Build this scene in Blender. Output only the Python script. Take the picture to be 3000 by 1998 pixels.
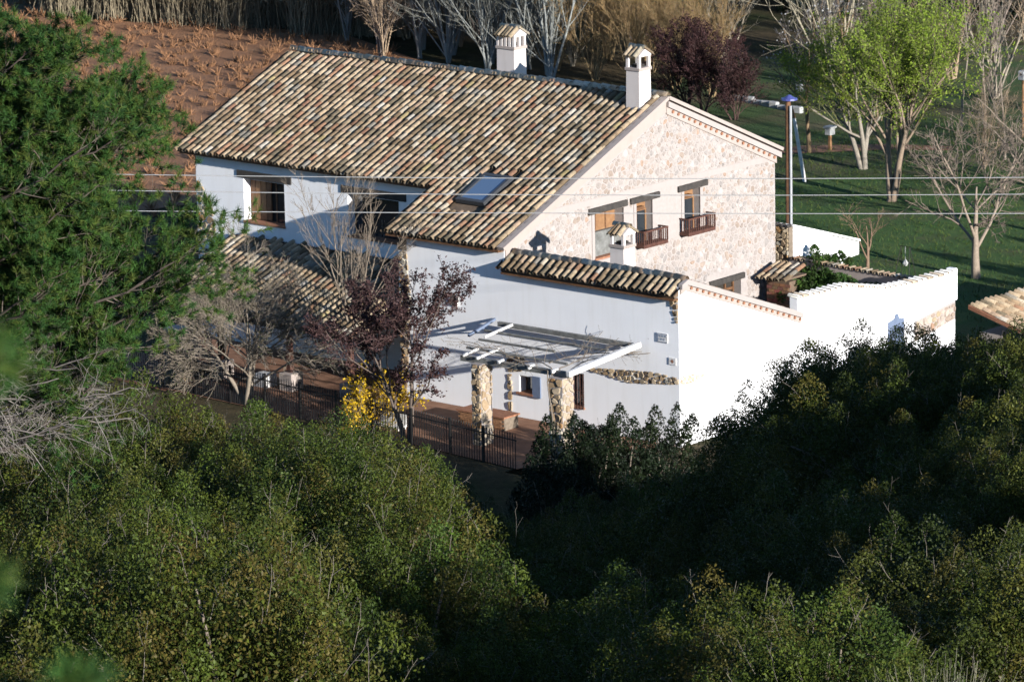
import bpy, bmesh, math, random
import numpy as np
from mathutils import Vector, Matrix
from mathutils.geometry import tessellate_polygon

for _o in list(bpy.data.objects):
    bpy.data.objects.remove(_o, do_unlink=True)
SC = bpy.context.scene
COL = SC.collection

# ------------------------------------------------------------------ camera
YAW, PITCH, ROLL = math.radians(40.804), math.radians(12.795), math.radians(-1.104)
CAM = np.array([101.103, -126.161, 40.082])
FH = np.array([-math.sin(YAW), math.cos(YAW)])          # plan direction away from the viewpoint
RH = np.array([math.cos(YAW), math.sin(YAW)])           # plan direction to the right
_F = Vector((-math.sin(YAW)*math.cos(PITCH), math.cos(YAW)*math.cos(PITCH), -math.sin(PITCH)))
_R = Vector((math.cos(YAW), math.sin(YAW), 0))
_U = _R.cross(_F)
_R2 = math.cos(ROLL)*_R + math.sin(ROLL)*_U
_U2 = -math.sin(ROLL)*_R + math.cos(ROLL)*_U
cd = bpy.data.cameras.new('camera'); cam = bpy.data.objects.new('camera', cd); COL.objects.link(cam)
cam.matrix_world = Matrix(((_R2.x, _U2.x, -_F.x, CAM[0]), (_R2.y, _U2.y, -_F.y, CAM[1]), (_R2.z, _U2.z, -_F.z, CAM[2]), (0, 0, 0, 1)))
cd.sensor_width = 36.0; cd.sensor_fit = 'HORIZONTAL'; cd.lens = 164.54
cd.clip_start = 0.5; cd.clip_end = 3000
cd.dof.use_dof = True; cd.dof.focus_distance = 92.0; cd.dof.aperture_fstop = 6.3
SC.camera = cam

# ------------------------------------------------------------------ daylight
SUN_TO = Vector((4.6, -1.0, 1.08)).normalized()
SUN_EL = math.asin(SUN_TO.z); SUN_AZ = math.atan2(SUN_TO.x, SUN_TO.y)
W = bpy.data.worlds.new('World'); SC.world = W; W.use_nodes = True
_nt = W.node_tree; _bg = _nt.nodes['Background']
_sky = _nt.nodes.new('ShaderNodeTexSky'); _sky.sky_type = 'NISHITA'; _sky.sun_disc = False
_sky.sun_elevation = SUN_EL; _sky.sun_rotation = SUN_AZ; _sky.altitude = 900; _sky.air_density = 1.0; _sky.dust_density = 0.2; _sky.ozone_density = 4.0
_nt.links.new(_sky.outputs[0], _bg.inputs[0]); _bg.inputs[1].default_value = 0.095
sd = bpy.data.lights.new('sun', 'SUN'); sun = bpy.data.objects.new('sun', sd); COL.objects.link(sun)
sd.energy = 5.0; sd.angle = math.radians(0.53); sd.color = (1.0, 0.965, 0.92)
sun.rotation_euler = (-SUN_TO).to_track_quat('-Z', 'Y').to_euler()
SC.view_settings.view_transform = 'Standard'; SC.view_settings.look = 'None'
SC.view_settings.gamma = 1.0; SC.view_settings.exposure = 1.08
SC.render.engine = 'CYCLES'
SC.cycles.max_bounces = 6; SC.cycles.transparent_max_bounces = 6
SC.cycles.use_denoising = True
SC.cycles.use_adaptive_sampling = True; SC.cycles.adaptive_threshold = 0.025

# ------------------------------------------------------------------ site frame and terrain
def st(s, t):
    """plan point s metres down the valley and t metres across it, measured from the viewpoint on the hill"""
    return CAM[0] + s*FH[0] + t*RH[0], CAM[1] + s*FH[1] + t*RH[1]
def sstep(x, a, b):
    u = np.clip((x-a)/(b-a), 0, 1); return u*u*(3-2*u)
_BS = np.array([-80, 0, 20, 40, 55, 70, 85, 95, 105, 115, 125, 135, 146, 900])
_BZ = np.array([44, 38.3, 32, 24.3, 19.9, 17.3, 15.4, 14.3, 11.6, 7.6, 4.4, 1.6, -0.6, -0.6])
def hz(s, t):
    s = np.asarray(s, float); t = np.asarray(t, float)
    b = np.interp(s - 11*sstep(t, 2, 11), _BS, _BZ)
    b = b + .1*sstep(-t, 3, 8)*sstep(s, 80, 92)*(1-sstep(s, 100, 118)) - 1.3*np.exp(-((t+.2)/2.2)**2)*sstep(s, 76, 86)*(1-sstep(s, 100, 115))
    b = b - 4.0*np.exp(-((t-3.0-(s-80)*.03)/2.6)**2)*sstep(s, 72, 100)*(1-sstep(s, 115, 138))
    b = b - .5*sstep(t, 8.3, 10.5)*sstep(s, 104, 112)*(1-sstep(s, 126, 140))
    b = b - 14*sstep(t, 7, 26)*(1-sstep(s, 40, 66))
    r = (26.6+3.5*(1-sstep(s, 42, 64))*sstep(s, 22, 30)+1.5*(1-sstep(s, 22, 30))+.4*np.sin(s*.37)+.3*np.sin(s*.9+1))*sstep(t, 16, 33)*(1-sstep(t, 40, 62))*(1-sstep(s, 70, 130)) - 0.6
    b = np.maximum(b, r)
    n = .35*np.sin(s*.31+t*.22)+.25*np.sin(s*.13-t*.41+1.3)
    return b + n*(1-sstep(s, 120, 146))
def ground(x, y):
    dx, dy = x-CAM[0], y-CAM[1]
    return float(hz(dx*FH[0]+dy*FH[1], dx*RH[0]+dy*RH[1]))

# ------------------------------------------------------------------ helpers
def new_mat(name):
    m = bpy.data.materials.new(name); m.use_nodes = True
    return m, m.node_tree, m.node_tree.nodes['Principled BSDF']
def lnk(nt, a, b): nt.links.new(a, b)
def node(nt, typ, **kw):
    n = nt.nodes.new(typ)
    for k, v in kw.items(): setattr(n, k, v)
    return n
def noise(nt, scale, detail=4, rough=.55, vec=None):
    n = node(nt, 'ShaderNodeTexNoise'); n.inputs['Scale'].default_value = scale
    n.inputs['Detail'].default_value = detail; n.inputs['Roughness'].default_value = rough
    if vec is not None: lnk(nt, vec, n.inputs['Vector'])
    return n
def ramp(nt, fac, stops):
    r = node(nt, 'ShaderNodeValToRGB'); e = r.color_ramp.elements
    while len(e) < len(stops): e.new(.5)
    for i, (p, c) in enumerate(stops):
        e[i].position = p; e[i].color = (c[0], c[1], c[2], 1)
    lnk(nt, fac, r.inputs[0]); return r
def mixc(nt, a, b, fac, mode='MIX'):
    n = node(nt, 'ShaderNodeMix', data_type='RGBA', blend_type=mode)
    for i, v in ((6, a), (7, b)):
        if isinstance(v, tuple): n.inputs[i].default_value = (*v, 1)
        else: lnk(nt, v, n.inputs[i])
    if isinstance(fac, (int, float)): n.inputs[0].default_value = fac
    else: lnk(nt, fac, n.inputs[0])
    return n.outputs[2]
def bump(nt, bsdf, height, strength, dist=.02):
    b = node(nt, 'ShaderNodeBump'); b.inputs['Strength'].default_value = strength; b.inputs['Distance'].default_value = dist
    lnk(nt, height, b.inputs['Height']); lnk(nt, b.outputs[0], bsdf.inputs['Normal'])
def pos(nt):
    return node(nt, 'ShaderNodeNewGeometry').outputs['Position']

def m_noise(name, stops, scale, rough=.85, bs=.4, bscale=None, bd=.02, detail=5):
    m, nt, b = new_mat(name); p = pos(nt)
    n = noise(nt, scale, detail, .6, p); r = ramp(nt, n.outputs[0], stops)
    lnk(nt, r.outputs[0], b.inputs['Base Color']); b.inputs['Roughness'].default_value = rough
    b.inputs['Specular IOR Level'].default_value = .25
    if bs: bump(nt, b, noise(nt, bscale or scale*3, 4, .6, p).outputs[0], bs, bd)
    return m
def m_tint(name, rough=.8, nscale=9.0, amt=.35, bs=.4, bd=.01, spec=.25, patch=0):
    """colour comes from the piece's own tint; noise adds grain"""
    m, nt, b = new_mat(name); p = pos(nt)
    a = node(nt, 'ShaderNodeAttribute', attribute_name='tint')
    n = noise(nt, nscale, 5, .65, p)
    r = ramp(nt, n.outputs[0], [(.25, (1-amt,)*3), (.75, (1+amt*.6,)*3)])
    c = mixc(nt, a.outputs[0], r.outputs[0], 1.0, 'MULTIPLY')
    if patch:      # lichen and soot spreading over many pieces
        n2 = noise(nt, .55, 6, .65, p); r2 = ramp(nt, n2.outputs[0], [(.36, (.62, .62, .56)), (.5, (.95, .95, .93)), (.68, (1.1, 1.07, 1.02))])
        c = mixc(nt, c, r2.outputs[0], patch, 'MULTIPLY')
    lnk(nt, c, b.inputs['Base Color'])
    b.inputs['Roughness'].default_value = rough; b.inputs['Specular IOR Level'].default_value = spec
    if bs: bump(nt, b, n.outputs[0], bs, bd)
    return m
def m_leaf(name, trans=.25, rough=.55, spec=.35, vary=1.0):
    m, nt, b = new_mat(name)
    a = node(nt, 'ShaderNodeAttribute', attribute_name='tint')
    oi = node(nt, 'ShaderNodeObjectInfo')
    rv = ramp(nt, oi.outputs['Random'], [(0., (.72, .78, .8)), (.35, (1.0, 1.0, .9)), (.7, (1.10, 1.04, .95)), (1., (.98, 1.1, 1.0))])
    lc = mixc(nt, a.outputs[0], rv.outputs[0], vary, 'MULTIPLY')
    lnk(nt, lc, b.inputs['Base Color']); b.inputs['Roughness'].default_value = rough
    b.inputs['Specular IOR Level'].default_value = spec
    if trans:
        tr = node(nt, 'ShaderNodeBsdfTranslucent'); lnk(nt, lc, tr.inputs[0])
        mx = node(nt, 'ShaderNodeMixShader'); mx.inputs[0].default_value = trans
        lnk(nt, b.outputs[0], mx.inputs[1]); lnk(nt, tr.outputs[0], mx.inputs[2])
        lnk(nt, mx.outputs[0], nt.nodes['Material Output'].inputs[0])
    return m
def m_plain(name, c, rough=.6, metal=0., var=.12, scale=6.):
    return m_noise(name, [(.3, tuple(x*(1-var) for x in c)), (.7, tuple(min(1, x*(1+var)) for x in c))], scale, rough, .15)

def plaster(name, c, stain):
    m, nt, b = new_mat(name); p = pos(nt)
    n1 = noise(nt, .9, 6, .65, p); n2 = noise(nt, 14, 4, .6, p)
    mp = node(nt, 'ShaderNodeMapping'); mp.inputs['Scale'].default_value = (3.2, 3.2, .35); lnk(nt, p, mp.inputs[0])
    n3 = noise(nt, 1.0, 5, .6, mp.outputs[0])
    r = ramp(nt, n1.outputs[0], [(.3, tuple(x*(1-stain) for x in c)), (.62, c)])
    r3 = ramp(nt, n3.outputs[0], [(.25, (.93, .92, .90)), (.5, (1, 1, 1))])
    lnk(nt, mixc(nt, r.outputs[0], r3.outputs[0], .8, 'MULTIPLY'), b.inputs['Base Color'])
    b.inputs['Roughness'].default_value = .9; b.inputs['Specular IOR Level'].default_value = .15
    bump(nt, b, n2.outputs[0], .10, .01)
    return m

M = {}
M['white'] = plaster('white_plaster', (.82, .815, .81), .035)
M['cream'] = plaster('cream_plaster', (.33, .28, .25), .06)
M['pink'] = plaster('pink_plaster', (.325, .285, .265), .05)
M['chimney'] = plaster('chimney_plaster', (.60, .54, .50), .08)
M['mortar'] = m_noise('lime_mortar', [(.3, (.285, .255, .235)), (.7, (.33, .295, .275))], 7, .95, .5, 20)
M['darkmortar'] = m_noise('old_mortar', [(.3, (.12, .095, .07)), (.7, (.20, .16, .12))], 7, .95, .5, 20)
M['stone'] = m_tint('stone', .9, 11, .3, .6, .02)
M['tile'] = m_tint('clay_tile', .85, 13, .45, .5, .012, patch=.8)
M['deck'] = m_noise('roof_deck', [(.3, (.10, .07, .05)), (.7, (.17, .12, .08))], 6, .95, .4)
M['lintel'] = m_noise('dark_lintel_timber', [(.3, (.028, .026, .024)), (.7, (.06, .052, .045))], 5, .75, .4)
M['wood'] = m_noise('brown_timber', [(.3, (.09, .045, .022)), (.7, (.16, .08, .04))], 5, .6, .4)
M['oak'] = m_noise('orange_timber', [(.3, (.17, .085, .04)), (.7, (.26, .145, .07))], 4, .6, .35)
M['rail'] = m_noise('red_brown_timber', [(.3, (.055, .024, .018)), (.7, (.10, .045, .032))], 6, .6, .3)
M['iron'] = m_plain('black_iron', (.018, .017, .016), .55)
M['grey'] = m_noise('weathered_grey_paint', [(.3, (.09, .09, .082)), (.6, (.17, .17, .16)), (.8, (.26, .26, .25))], 4, .7, .3)
M['paint'] = m_noise('worn_white_paint', [(.3, (.48, .46, .43)), (.6, (.66, .65, .63))], 5, .6, .2)
M['terracotta'] = m_noise('terracotta', [(.3, (.20, .085, .05)), (.7, (.31, .15, .085))], 8, .85, .3)
M['brick'] = m_tint('brick', .9, 16, .35, .5, .01)
M['interior'] = m_plain('dark_room', (.03, .026, .022), .9)  # near-black colour stands for the unlit depth behind openings
M['bluegrey'] = m_noise('blue_grey_shadow', [(.3, (.105, .135, .20)), (.7, (.13, .165, .235))], 5, .6, .15)
M['slate'] = m_plain('skylight_frame', (.05, .052, .056), .45)
M['steel'] = m_plain('galvanised_steel', (.30, .305, .31), .5)
M['box'] = m_plain('faded_white_board', (.34, .34, .33), .7)
M['bluecap'] = m_plain('blue_enamel', (.06, .07, .22), .4)
M['wire'] = m_plain('aluminium_cable', (.26, .26, .255), .6)
M['leaf'] = m_leaf('leaf', .2, .55, .15)
M['needle'] = m_leaf('needle', .15, .6, .12, 0.)
M['petal'] = m_leaf('petal', .3, .7, .1)
M['bark'] = m_tint('bark', .9, 14, .35, .5, .01)
m, nt, b = new_mat('window_glass'); b.inputs['Base Color'].default_value = (.02, .025, .03, 1)
b.inputs['Roughness'].default_value = .06; b.inputs['Specular IOR Level'].default_value = .8; M['glass'] = m
m, nt, b = new_mat('sky_reflecting_glass'); b.inputs['Base Color'].default_value = (.09, .14, .22, 1)
b.inputs['Roughness'].default_value = .08; b.inputs['Specular IOR Level'].default_value = 1.0; M['skyglass'] = m

def obj(name, me, mat=None, parent=None, mtx=None):
    o = bpy.data.objects.new(name, me); COL.objects.link(o)
    if mat is not None and not me.materials: me.materials.append(mat)
    if parent is not None: o.parent = parent
    if mtx is not None: o.matrix_local = mtx
    return o
def tag(o, label=None, cat=None, group=None, kind=None):
    if label: o['label'] = label
    if cat: o['category'] = cat
    if group: o['group'] = group
    if kind: o['kind'] = kind
    return o
def empty(name, loc=(0, 0, 0), label=None, cat=None, group=None):
    o = bpy.data.objects.new(name, None); COL.objects.link(o); o.location = loc
    o.empty_display_size = .3
    return tag(o, label, cat, group)
def copy_tree(o, parent=None):
    c = o.copy(); COL.objects.link(c); c.parent = parent
    for ch in o.children: copy_tree(ch, c)
    return c

def mesh_np(name, V, polys, tint=None, smooth=False):
    """V (n,3); polys: list of (m,k) index arrays"""
    me = bpy.data.meshes.new(name); V = np.ascontiguousarray(V, np.float32)
    me.vertices.add(len(V)); me.vertices.foreach_set('co', V.ravel())
    polys = [np.asarray(p, np.int32) for p in polys if len(p)]
    loops = np.concatenate([p.ravel() for p in polys]); sizes = np.concatenate([np.full(len(p), p.shape[1], np.int32) for p in polys])
    starts = np.concatenate([[0], np.cumsum(sizes)[:-1]]).astype(np.int32)
    me.loops.add(len(loops)); me.loops.foreach_set('vertex_index', loops)
    me.polygons.add(len(sizes)); me.polygons.foreach_set('loop_start', starts); me.polygons.foreach_set('loop_total', sizes)
    if smooth: me.polygons.foreach_set('use_smooth', np.ones(len(sizes), bool))
    if tint is not None:
        a = me.attributes.new('tint', 'FLOAT_COLOR', 'POINT'); t = np.ones((len(V), 4), np.float32); t[:, :3] = tint
        a.data.foreach_set('color', t.ravel())
    me.update(calc_edges=True)
    return me

class MB:
    """collects shapes that become ONE mesh"""
    def __init__(s): s.v, s.f, s.t = [], [], []
    def add(s, vs, fs, tint=(1, 1, 1)):
        n = len(s.v); s.v += [tuple(v) for v in vs]; s.f += [tuple(i+n for i in f) for f in fs]; s.t += [tint]*len(vs)
        return s
    def box(s, x0, x1, y0, y1, z0, z1, tint=(1, 1, 1)):
        return s.add([(x0, y0, z0), (x1, y0, z0), (x1, y1, z0), (x0, y1, z0), (x0, y0, z1), (x1, y0, z1), (x1, y1, z1), (x0, y1, z1)],
                     [(0, 3, 2, 1), (4, 5, 6, 7), (0, 1, 5, 4), (1, 2, 6, 5), (2, 3, 7, 6), (3, 0, 4, 7)], tint)
    def beam(s, a, b, w, h, tint=(1, 1, 1), up=(0, 0, 1)):
        a, b = Vector(a), Vector(b); d = (b-a).normalized(); u = Vector(up); r = d.cross(u).normalized()*w/2; n = r.cross(d).normalized()*h/2
        vs = [p+q for p in (a, b) for q in (-r-n, r-n, r+n, -r+n)]
        return s.add(vs, [(3, 2, 1, 0), (4, 5, 6, 7), (0, 1, 5, 4), (1, 2, 6, 5), (2, 3, 7, 6), (3, 0, 4, 7)], tint)
    def tube(s, a, b, r0, r1=None, k=8, tint=(1, 1, 1), cap=True):
        r1 = r0 if r1 is None else r1
        a, b = Vector(a), Vector(b); d = (b-a).normalized()
        u = d.orthogonal().normalized(); w = d.cross(u)
        vs = [p+(u*math.cos(i*2*math.pi/k)+w*math.sin(i*2*math.pi/k))*r for p, r in ((a, r0), (b, r1)) for i in range(k)]
        fs = [(i, (i+1) % k, k+(i+1) % k, k+i) for i in range(k)]
        if cap: fs += [tuple(range(k))[::-1], tuple(range(k, 2*k))]
        return s.add(vs, fs, tint)
    def prism(s, poly, O, ex, ey, n, d, tint=(1, 1, 1)):
        """2D polygon in frame (O,ex,ey), extruded from 0 to d along n"""
        O, ex, ey, n = Vector(O), Vector(ex), Vector(ey), Vector(n); k = len(poly)
        vs = [O+ex*p[0]+ey*p[1]+n*q for q in (0, d) for p in poly]
        return s.add(vs, [tuple(range(k))[::-1], tuple(range(k, 2*k))]+[(i, (i+1) % k, k+(i+1) % k, k+i) for i in range(k)], tint)
    def mesh(s, name, smooth=False):
        me = bpy.data.meshes.new(name); me.from_pydata([tuple(v) for v in s.v], [], s.f)
        a = me.attributes.new('tint', 'FLOAT_COLOR', 'POINT'); t = np.ones((len(s.v), 4), np.float32); t[:, :3] = np.array(s.t)
        a.data.foreach_set('color', t.ravel())
        if smooth: me.polygons.foreach_set('use_smooth', np.ones(len(s.f), bool))
        me.update(); return me
    def build(s, name, mat, parent=None, bevel=0, smooth=False):
        me = s.mesh(name, smooth)
        if bevel:
            bm = bmesh.new(); bm.from_mesh(me); bmesh.ops.bevel(bm, geom=bm.edges[:], offset=bevel, segments=1, affect='EDGES', clamp_overlap=True); bm.to_mesh(me); bm.free()
        return obj(name, me, mat, parent)

def wall_mesh(outer, holes, O, ex, ey, n, depth, back=True):
    """flat wall: polygon with rectangular holes; front face in plane (O,ex,ey), reveals running back along -n"""
    O, ex, ey, n = Vector(O), Vector(ex), Vector(ey), Vector(n)
    loops = [outer]+[[(a, c), (a, d), (b, d), (b, c)] for a, b, c, d in holes]
    pts = [p for l in loops for p in l]
    tris = tessellate_polygon([[Vector((p[0], p[1], 0)) for p in l] for l in loops])
    V = [O+ex*p[0]+ey*p[1] for p in pts]; k = len(V); V += [v-n*depth for v in V]
    Fc = []
    for t in tris:
        a, b, c = (V[i] for i in t)
        t = tuple(t) if (b-a).cross(c-a).dot(n) > 0 else tuple(t)[::-1]
        Fc.append(t)
        if back: Fc.append(tuple(i+k for i in t)[::-1])
    i0 = 0
    for l in loops:
        m = len(l)
        for i in range(m): a, b = i0+i, i0+(i+1) % m; Fc.append((a, a+k, b+k, b))
        i0 += m
    me = bpy.data.meshes.new('wall'); me.from_pydata([tuple(v) for v in V], [], Fc); me.update()
    bm = bmesh.new(); bm.from_mesh(me); bmesh.ops.recalc_face_normals(bm, faces=bm.faces[:]); bm.to_mesh(me); bm.free()
    return me
# ------------------------------------------------------------------ clay tiles
RNG = np.random.default_rng(7); random.seed(7)
TILE_TINTS = [((.36, .28, .19), 6), ((.31, .235, .155), 6), ((.245, .175, .11), 4.5), ((.35, .30, .23), 2.6), ((.165, .118, .072), 3.4), ((.13, .105, .07), 2.4),
              ((.26, .15, .092), 1.5), ((.20, .11, .07), .9), ((.30, .215, .15), 2.4), ((.20, .18, .15), 1.6), ((.27, .215, .11), .6), ((.36, .325, .275), .7)]
_tw = np.array([w for _, w in TILE_TINTS], float); _tw /= _tw.sum()
TILE_L, TILE_EXP, TILE_SP = .54, .43, .324
def cover_geo(r0=.108, r1=.092, L=TILE_L, k=6, th=.018):
    v, f = [], []
    for (r, y) in ((r0, 0), (r1, L)):
        for i in range(k+1):
            a = math.pi*i/k; v.append((-r*math.cos(a), y, r*1.12*math.sin(a)))
    for i in range(k): f.append((i, i+1, k+1+i+1, k+1+i))
    b = len(v)
    for i in range(k+1):
        a = math.pi*i/k; r = r0-th; v.append((-r*math.cos(a), 0.0, r*1.12*math.sin(a)))
    for i in range(k): f.append((i+1, i, b+i, b+i+1))
    c = len(v)
    for i in range(k+1):
        a = math.pi*i/k; r = r0-th; v.append((-r*math.cos(a), .14, r*1.05*math.sin(a)))
    for i in range(k): f.append((b+i+1, b+i, c+i, c+i+1))
    return np.array(v), np.array(f)[:, ::-1]
CV, CF = cover_geo()
RV, RF = cover_geo(.155, .135, .52)
def tinted_meshes(name, V, F, tints):
    out = []
    for c in tints:
        j = np.clip(np.array(c)*(1+RNG.normal(0, .05, (len(V), 1))), .02, .9)
        me = mesh_np(name, V, [F], j); me.materials.append(M['tile']); out.append(me)
    return out
COVER_MESHES = tinted_meshes('cover_tile', CV, CF, [c for c, _ in TILE_TINTS])
RIDGE_MESHES = tinted_meshes('ridge_tile', RV, RF, [(.50, .41, .31), (.46, .36, .25), (.52, .46, .38), (.44, .30, .20), (.42, .37, .29)])
def frame(O, ex, ey, n):
    m = np.eye(4); m[:3, 0], m[:3, 1], m[:3, 2], m[:3, 3] = ex, ey, n, O; return m
def place_tiles(parent, slots, limit, name='tile', meshes=COVER_MESHES, V=CV, F=CF, weights=_tw, rest='tiles'):
    """slots: list of 4x4; the nearest `limit` become parts, the others one joined part"""
    slots = sorted(slots, key=lambda m: np.linalg.norm(m[:3, 3]-CAM))
    idx = RNG.choice(len(meshes), len(slots), p=weights)
    for m, i in list(zip(slots, idx))[:limit]:
        obj(name, meshes[i], None, parent, Matrix(m.tolist()))
    if len(slots) > limit:
        Vs, Fs, Ts = [], [], []; n = 0
        for m, i in list(zip(slots, idx))[limit:]:
            Vs.append(V@m[:3, :3].T+m[:3, 3]); Fs.append(F+n); n += len(V)
            Ts.append(np.tile(np.array(TILE_TINTS[i % len(TILE_TINTS)][0])*RNG.uniform(.85, 1.12), (len(V), 1)))
        me = mesh_np(rest, np.concatenate(Vs), [np.concatenate(Fs)], np.concatenate(Ts)); o = obj(rest, me, M['tile'], parent); o['kind'] = 'stuff'
def slope_slots(x0, x1, eave_y, eave_z, pitch, length, up=1, skip=None, sp=TILE_SP, wob=1.):
    """tile slots on a slope whose eave runs along X; up=+1 rises towards +Y"""
    a = math.atan(pitch); ed = np.array([0, up*math.cos(a), math.sin(a)]); n = np.array([0, -up*math.sin(a), math.cos(a)])
    ncol = int(round((x1-x0)/sp)); nrow = int(math.ceil(length/TILE_EXP)); out = []
    for i in range(ncol):
        x = x0+(i+.5)*(x1-x0)/ncol; ph = RNG.uniform(0, 6.28)
        for j in range(nrow):
            y = j*TILE_EXP+RNG.normal(0, .028)-.03
            if y+TILE_L*.75 > length+.1: continue
            if skip and skip(x, y): continue
            xx = x+(.02*math.sin(j*.8+ph)+RNG.normal(0, .009))*wob
            yaw = RNG.normal(0, .012); tilt = -.034+RNG.normal(0, .007)
            e1 = np.array([1., 0, 0])*up; d = ed*math.cos(tilt)+n*math.sin(tilt)
            d = d*math.cos(yaw)+e1*math.sin(yaw); d /= np.linalg.norm(d)
            nn = np.cross(e1, d); nn /= np.linalg.norm(nn); e = np.cross(d, nn)
            O = np.array([xx, eave_y, eave_z])+ed*y+n*(.07+RNG.normal(0, .005))
            out.append(frame(O, e, d, nn))
    return out
def pan_mesh(name, x0, x1, eave_y, eave_z, pitch, length, up=1, sp=TILE_SP, over=.06, skip=None):
    """the channel tiles between the covers, one joined piece"""
    a = math.atan(pitch); ed = np.array([0, up*math.cos(a), math.sin(a)]); n = np.array([0, -up*math.sin(a), math.cos(a)])
    ncol = int(round((x1-x0)/sp)); nrow = int(math.ceil(length/TILE_EXP)); k = 4
    Vs, Fs, Ts, c = [], [], [], 0
    for i in range(ncol+1):
        x = x0+i*(x1-x0)/ncol
        for j in range(nrow):
            ya, yb = j*TILE_EXP-over, min((j+1)*TILE_EXP+.03, length)-over
            if skip and skip(x, ya+.2): continue
            v = []
            for (y, r, l) in ((ya, .105, .028), (yb, .115, .004)):
                for q in range(k+1):
                    g = math.pi*(.08+.84*q/k); v.append(np.array([x-r*math.cos(g), eave_y, eave_z])+ed*y+n*(.10+l-r*.95*math.sin(g)))
            Vs += v; Fs += [(c+q, c+q+1, c+k+1+q+1, c+k+1+q) for q in range(k)]; c += 2*(k+1)
            t = np.array(TILE_TINTS[RNG.choice(len(TILE_TINTS), p=_tw)][0])*RNG.uniform(.22, .4); Ts += [t]*(2*(k+1))  # darker than the covers: channel moss plus shade between covers put into colour
    return mesh_np(name, np.array(Vs), [np.array(Fs)], np.array(Ts))
def ridge_row(parent, a, b, tilt=0, limit=300):
    a, b = np.array(a, float), np.array(b, float); L = np.linalg.norm(b-a); d = (b-a)/L; n = int(L/.45); out = []
    up = np.array([0, 0, 1.]); side = np.cross(d, up); side /= np.linalg.norm(side); nn = np.cross(side, d)
    for i in range(n):
        dd = d+nn*(-.03+RNG.normal(0, .015))+side*RNG.normal(0, .02); dd /= np.linalg.norm(dd)
        s2 = np.cross(dd, nn); s2 /= np.linalg.norm(s2); n2 = np.cross(s2, dd)
        out.append(frame(a+d*(i*L/n)+nn*RNG.normal(0, .008), s2, dd, n2))
    place_tiles(parent, out, limit, 'ridge_tile', RIDGE_MESHES, RV, RF, np.ones(5)/5)

# ------------------------------------------------------------------ rubble stonework
def clip(poly, px, py, nx, ny):
    """keep the side of the line through p where (q-p).n <= 0"""
    out = []; k = len(poly)
    for i in range(k):
        a, b = poly[i], poly[(i+1) % k]
        da, db = (a[0]-px)*nx+(a[1]-py)*ny, (b[0]-px)*nx+(b[1]-py)*ny
        if da <= 0: out.append(a)
        if (da < 0 < db) or (db < 0 < da):
            u = da/(da-db); out.append((a[0]+(b[0]-a[0])*u, a[1]+(b[1]-a[1])*u))
    return out
def area(p):
    return .5*sum(p[i][0]*p[(i+1) % len(p)][1]-p[(i+1) % len(p)][0]*p[i][1] for i in range(len(p)))
def cells(x0, x1, y0, y1, size, seed, asp=1.35):
    r = np.random.default_rng(seed); sx, sy = size*asp, size
    pts = []
    ny, nx = int((y1-y0)/sy)+3, int((x1-x0)/sx)+3
    for j in range(-1, ny):
        for i in range(-1, nx):
            if r.random() < .16: continue
            pts.append((x0+(i+.5*(j % 2)+r.uniform(-.42, .42))*sx, y0+(j+r.uniform(-.4, .4))*sy))
    P = np.array(pts); res = []
    for q in P:
        if not (x0-.3*sx < q[0] < x1+.3*sx and y0-.3*sy < q[1] < y1+.3*sy): continue
        d = (P[:, 0]-q[0])**2/(asp*asp)+(P[:, 1]-q[1])**2
        nb = np.argsort(d)[1:14]
        poly = [(q[0]-sx*1.4, q[1]-sy*1.4), (q[0]+sx*1.4, q[1]-sy*1.4), (q[0]+sx*1.4, q[1]+sy*1.4), (q[0]-sx*1.4, q[1]+sy*1.4)]
        for k in nb:
            mx, my = (P[k]+q)/2; nxx, nyy = P[k]-q; l = math.hypot(nxx, nyy); poly = clip(poly, mx, my, nxx/l, nyy/l)
            if len(poly) < 3: break
        if len(poly) >= 3: res.append(poly)
    return res
def stone_geo(poly, gap, depth, rng):
    cx, cy = sum(p[0] for p in poly)/len(poly), sum(p[1] for p in poly)/len(poly)
    q = []
    for i in range(len(poly)):                       # rounded corners
        a, b = poly[i], poly[(i+1) % len(poly)]
        if math.hypot(a[0]-b[0], a[1]-b[1]) < .015: continue
        q += [(a[0]*.78+b[0]*.22, a[1]*.78+b[1]*.22), (a[0]*.22+b[0]*.78, a[1]*.22+b[1]*.78)]
    if len(q) < 4: return None
    R = math.sqrt(abs(area(poly))/math.pi); s0 = max(.3, 1-gap/R); s1 = s0*rng.uniform(.72, .85)
    tx, ty = rng.normal(0, .10 if depth > .022 else .04, 2)
    v = [(cx+(x-cx)*s0, cy+(y-cy)*s0, -.01) for x, y in q]
    v += [(cx+(x-cx)*s1, cy+(y-cy)*s1, depth+tx*(x-cx)+ty*(y-cy)) for x, y in q]
    k = len(q)
    return v, [(i, (i+1) % k, k+(i+1) % k, k+i) for i in range(k)]+[tuple(range(k, 2*k))]
STONE_PINK = [((.298, .260, .235), 6), ((.318, .282, .258), 5), ((.288, .240, .208), 3), ((.275, .220, .18), 1.4), ((.345, .315, .295), 2.2), ((.268, .242, .225), 2.2), ((.28, .20, .15), .5)]
STONE_TAN = [((.30, .225, .14), 4), ((.24, .17, .10), 3), ((.34, .27, .185), 3), ((.17, .12, .075), 2), ((.37, .33, .26), 2), ((.28, .16, .07), 1)]
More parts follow.
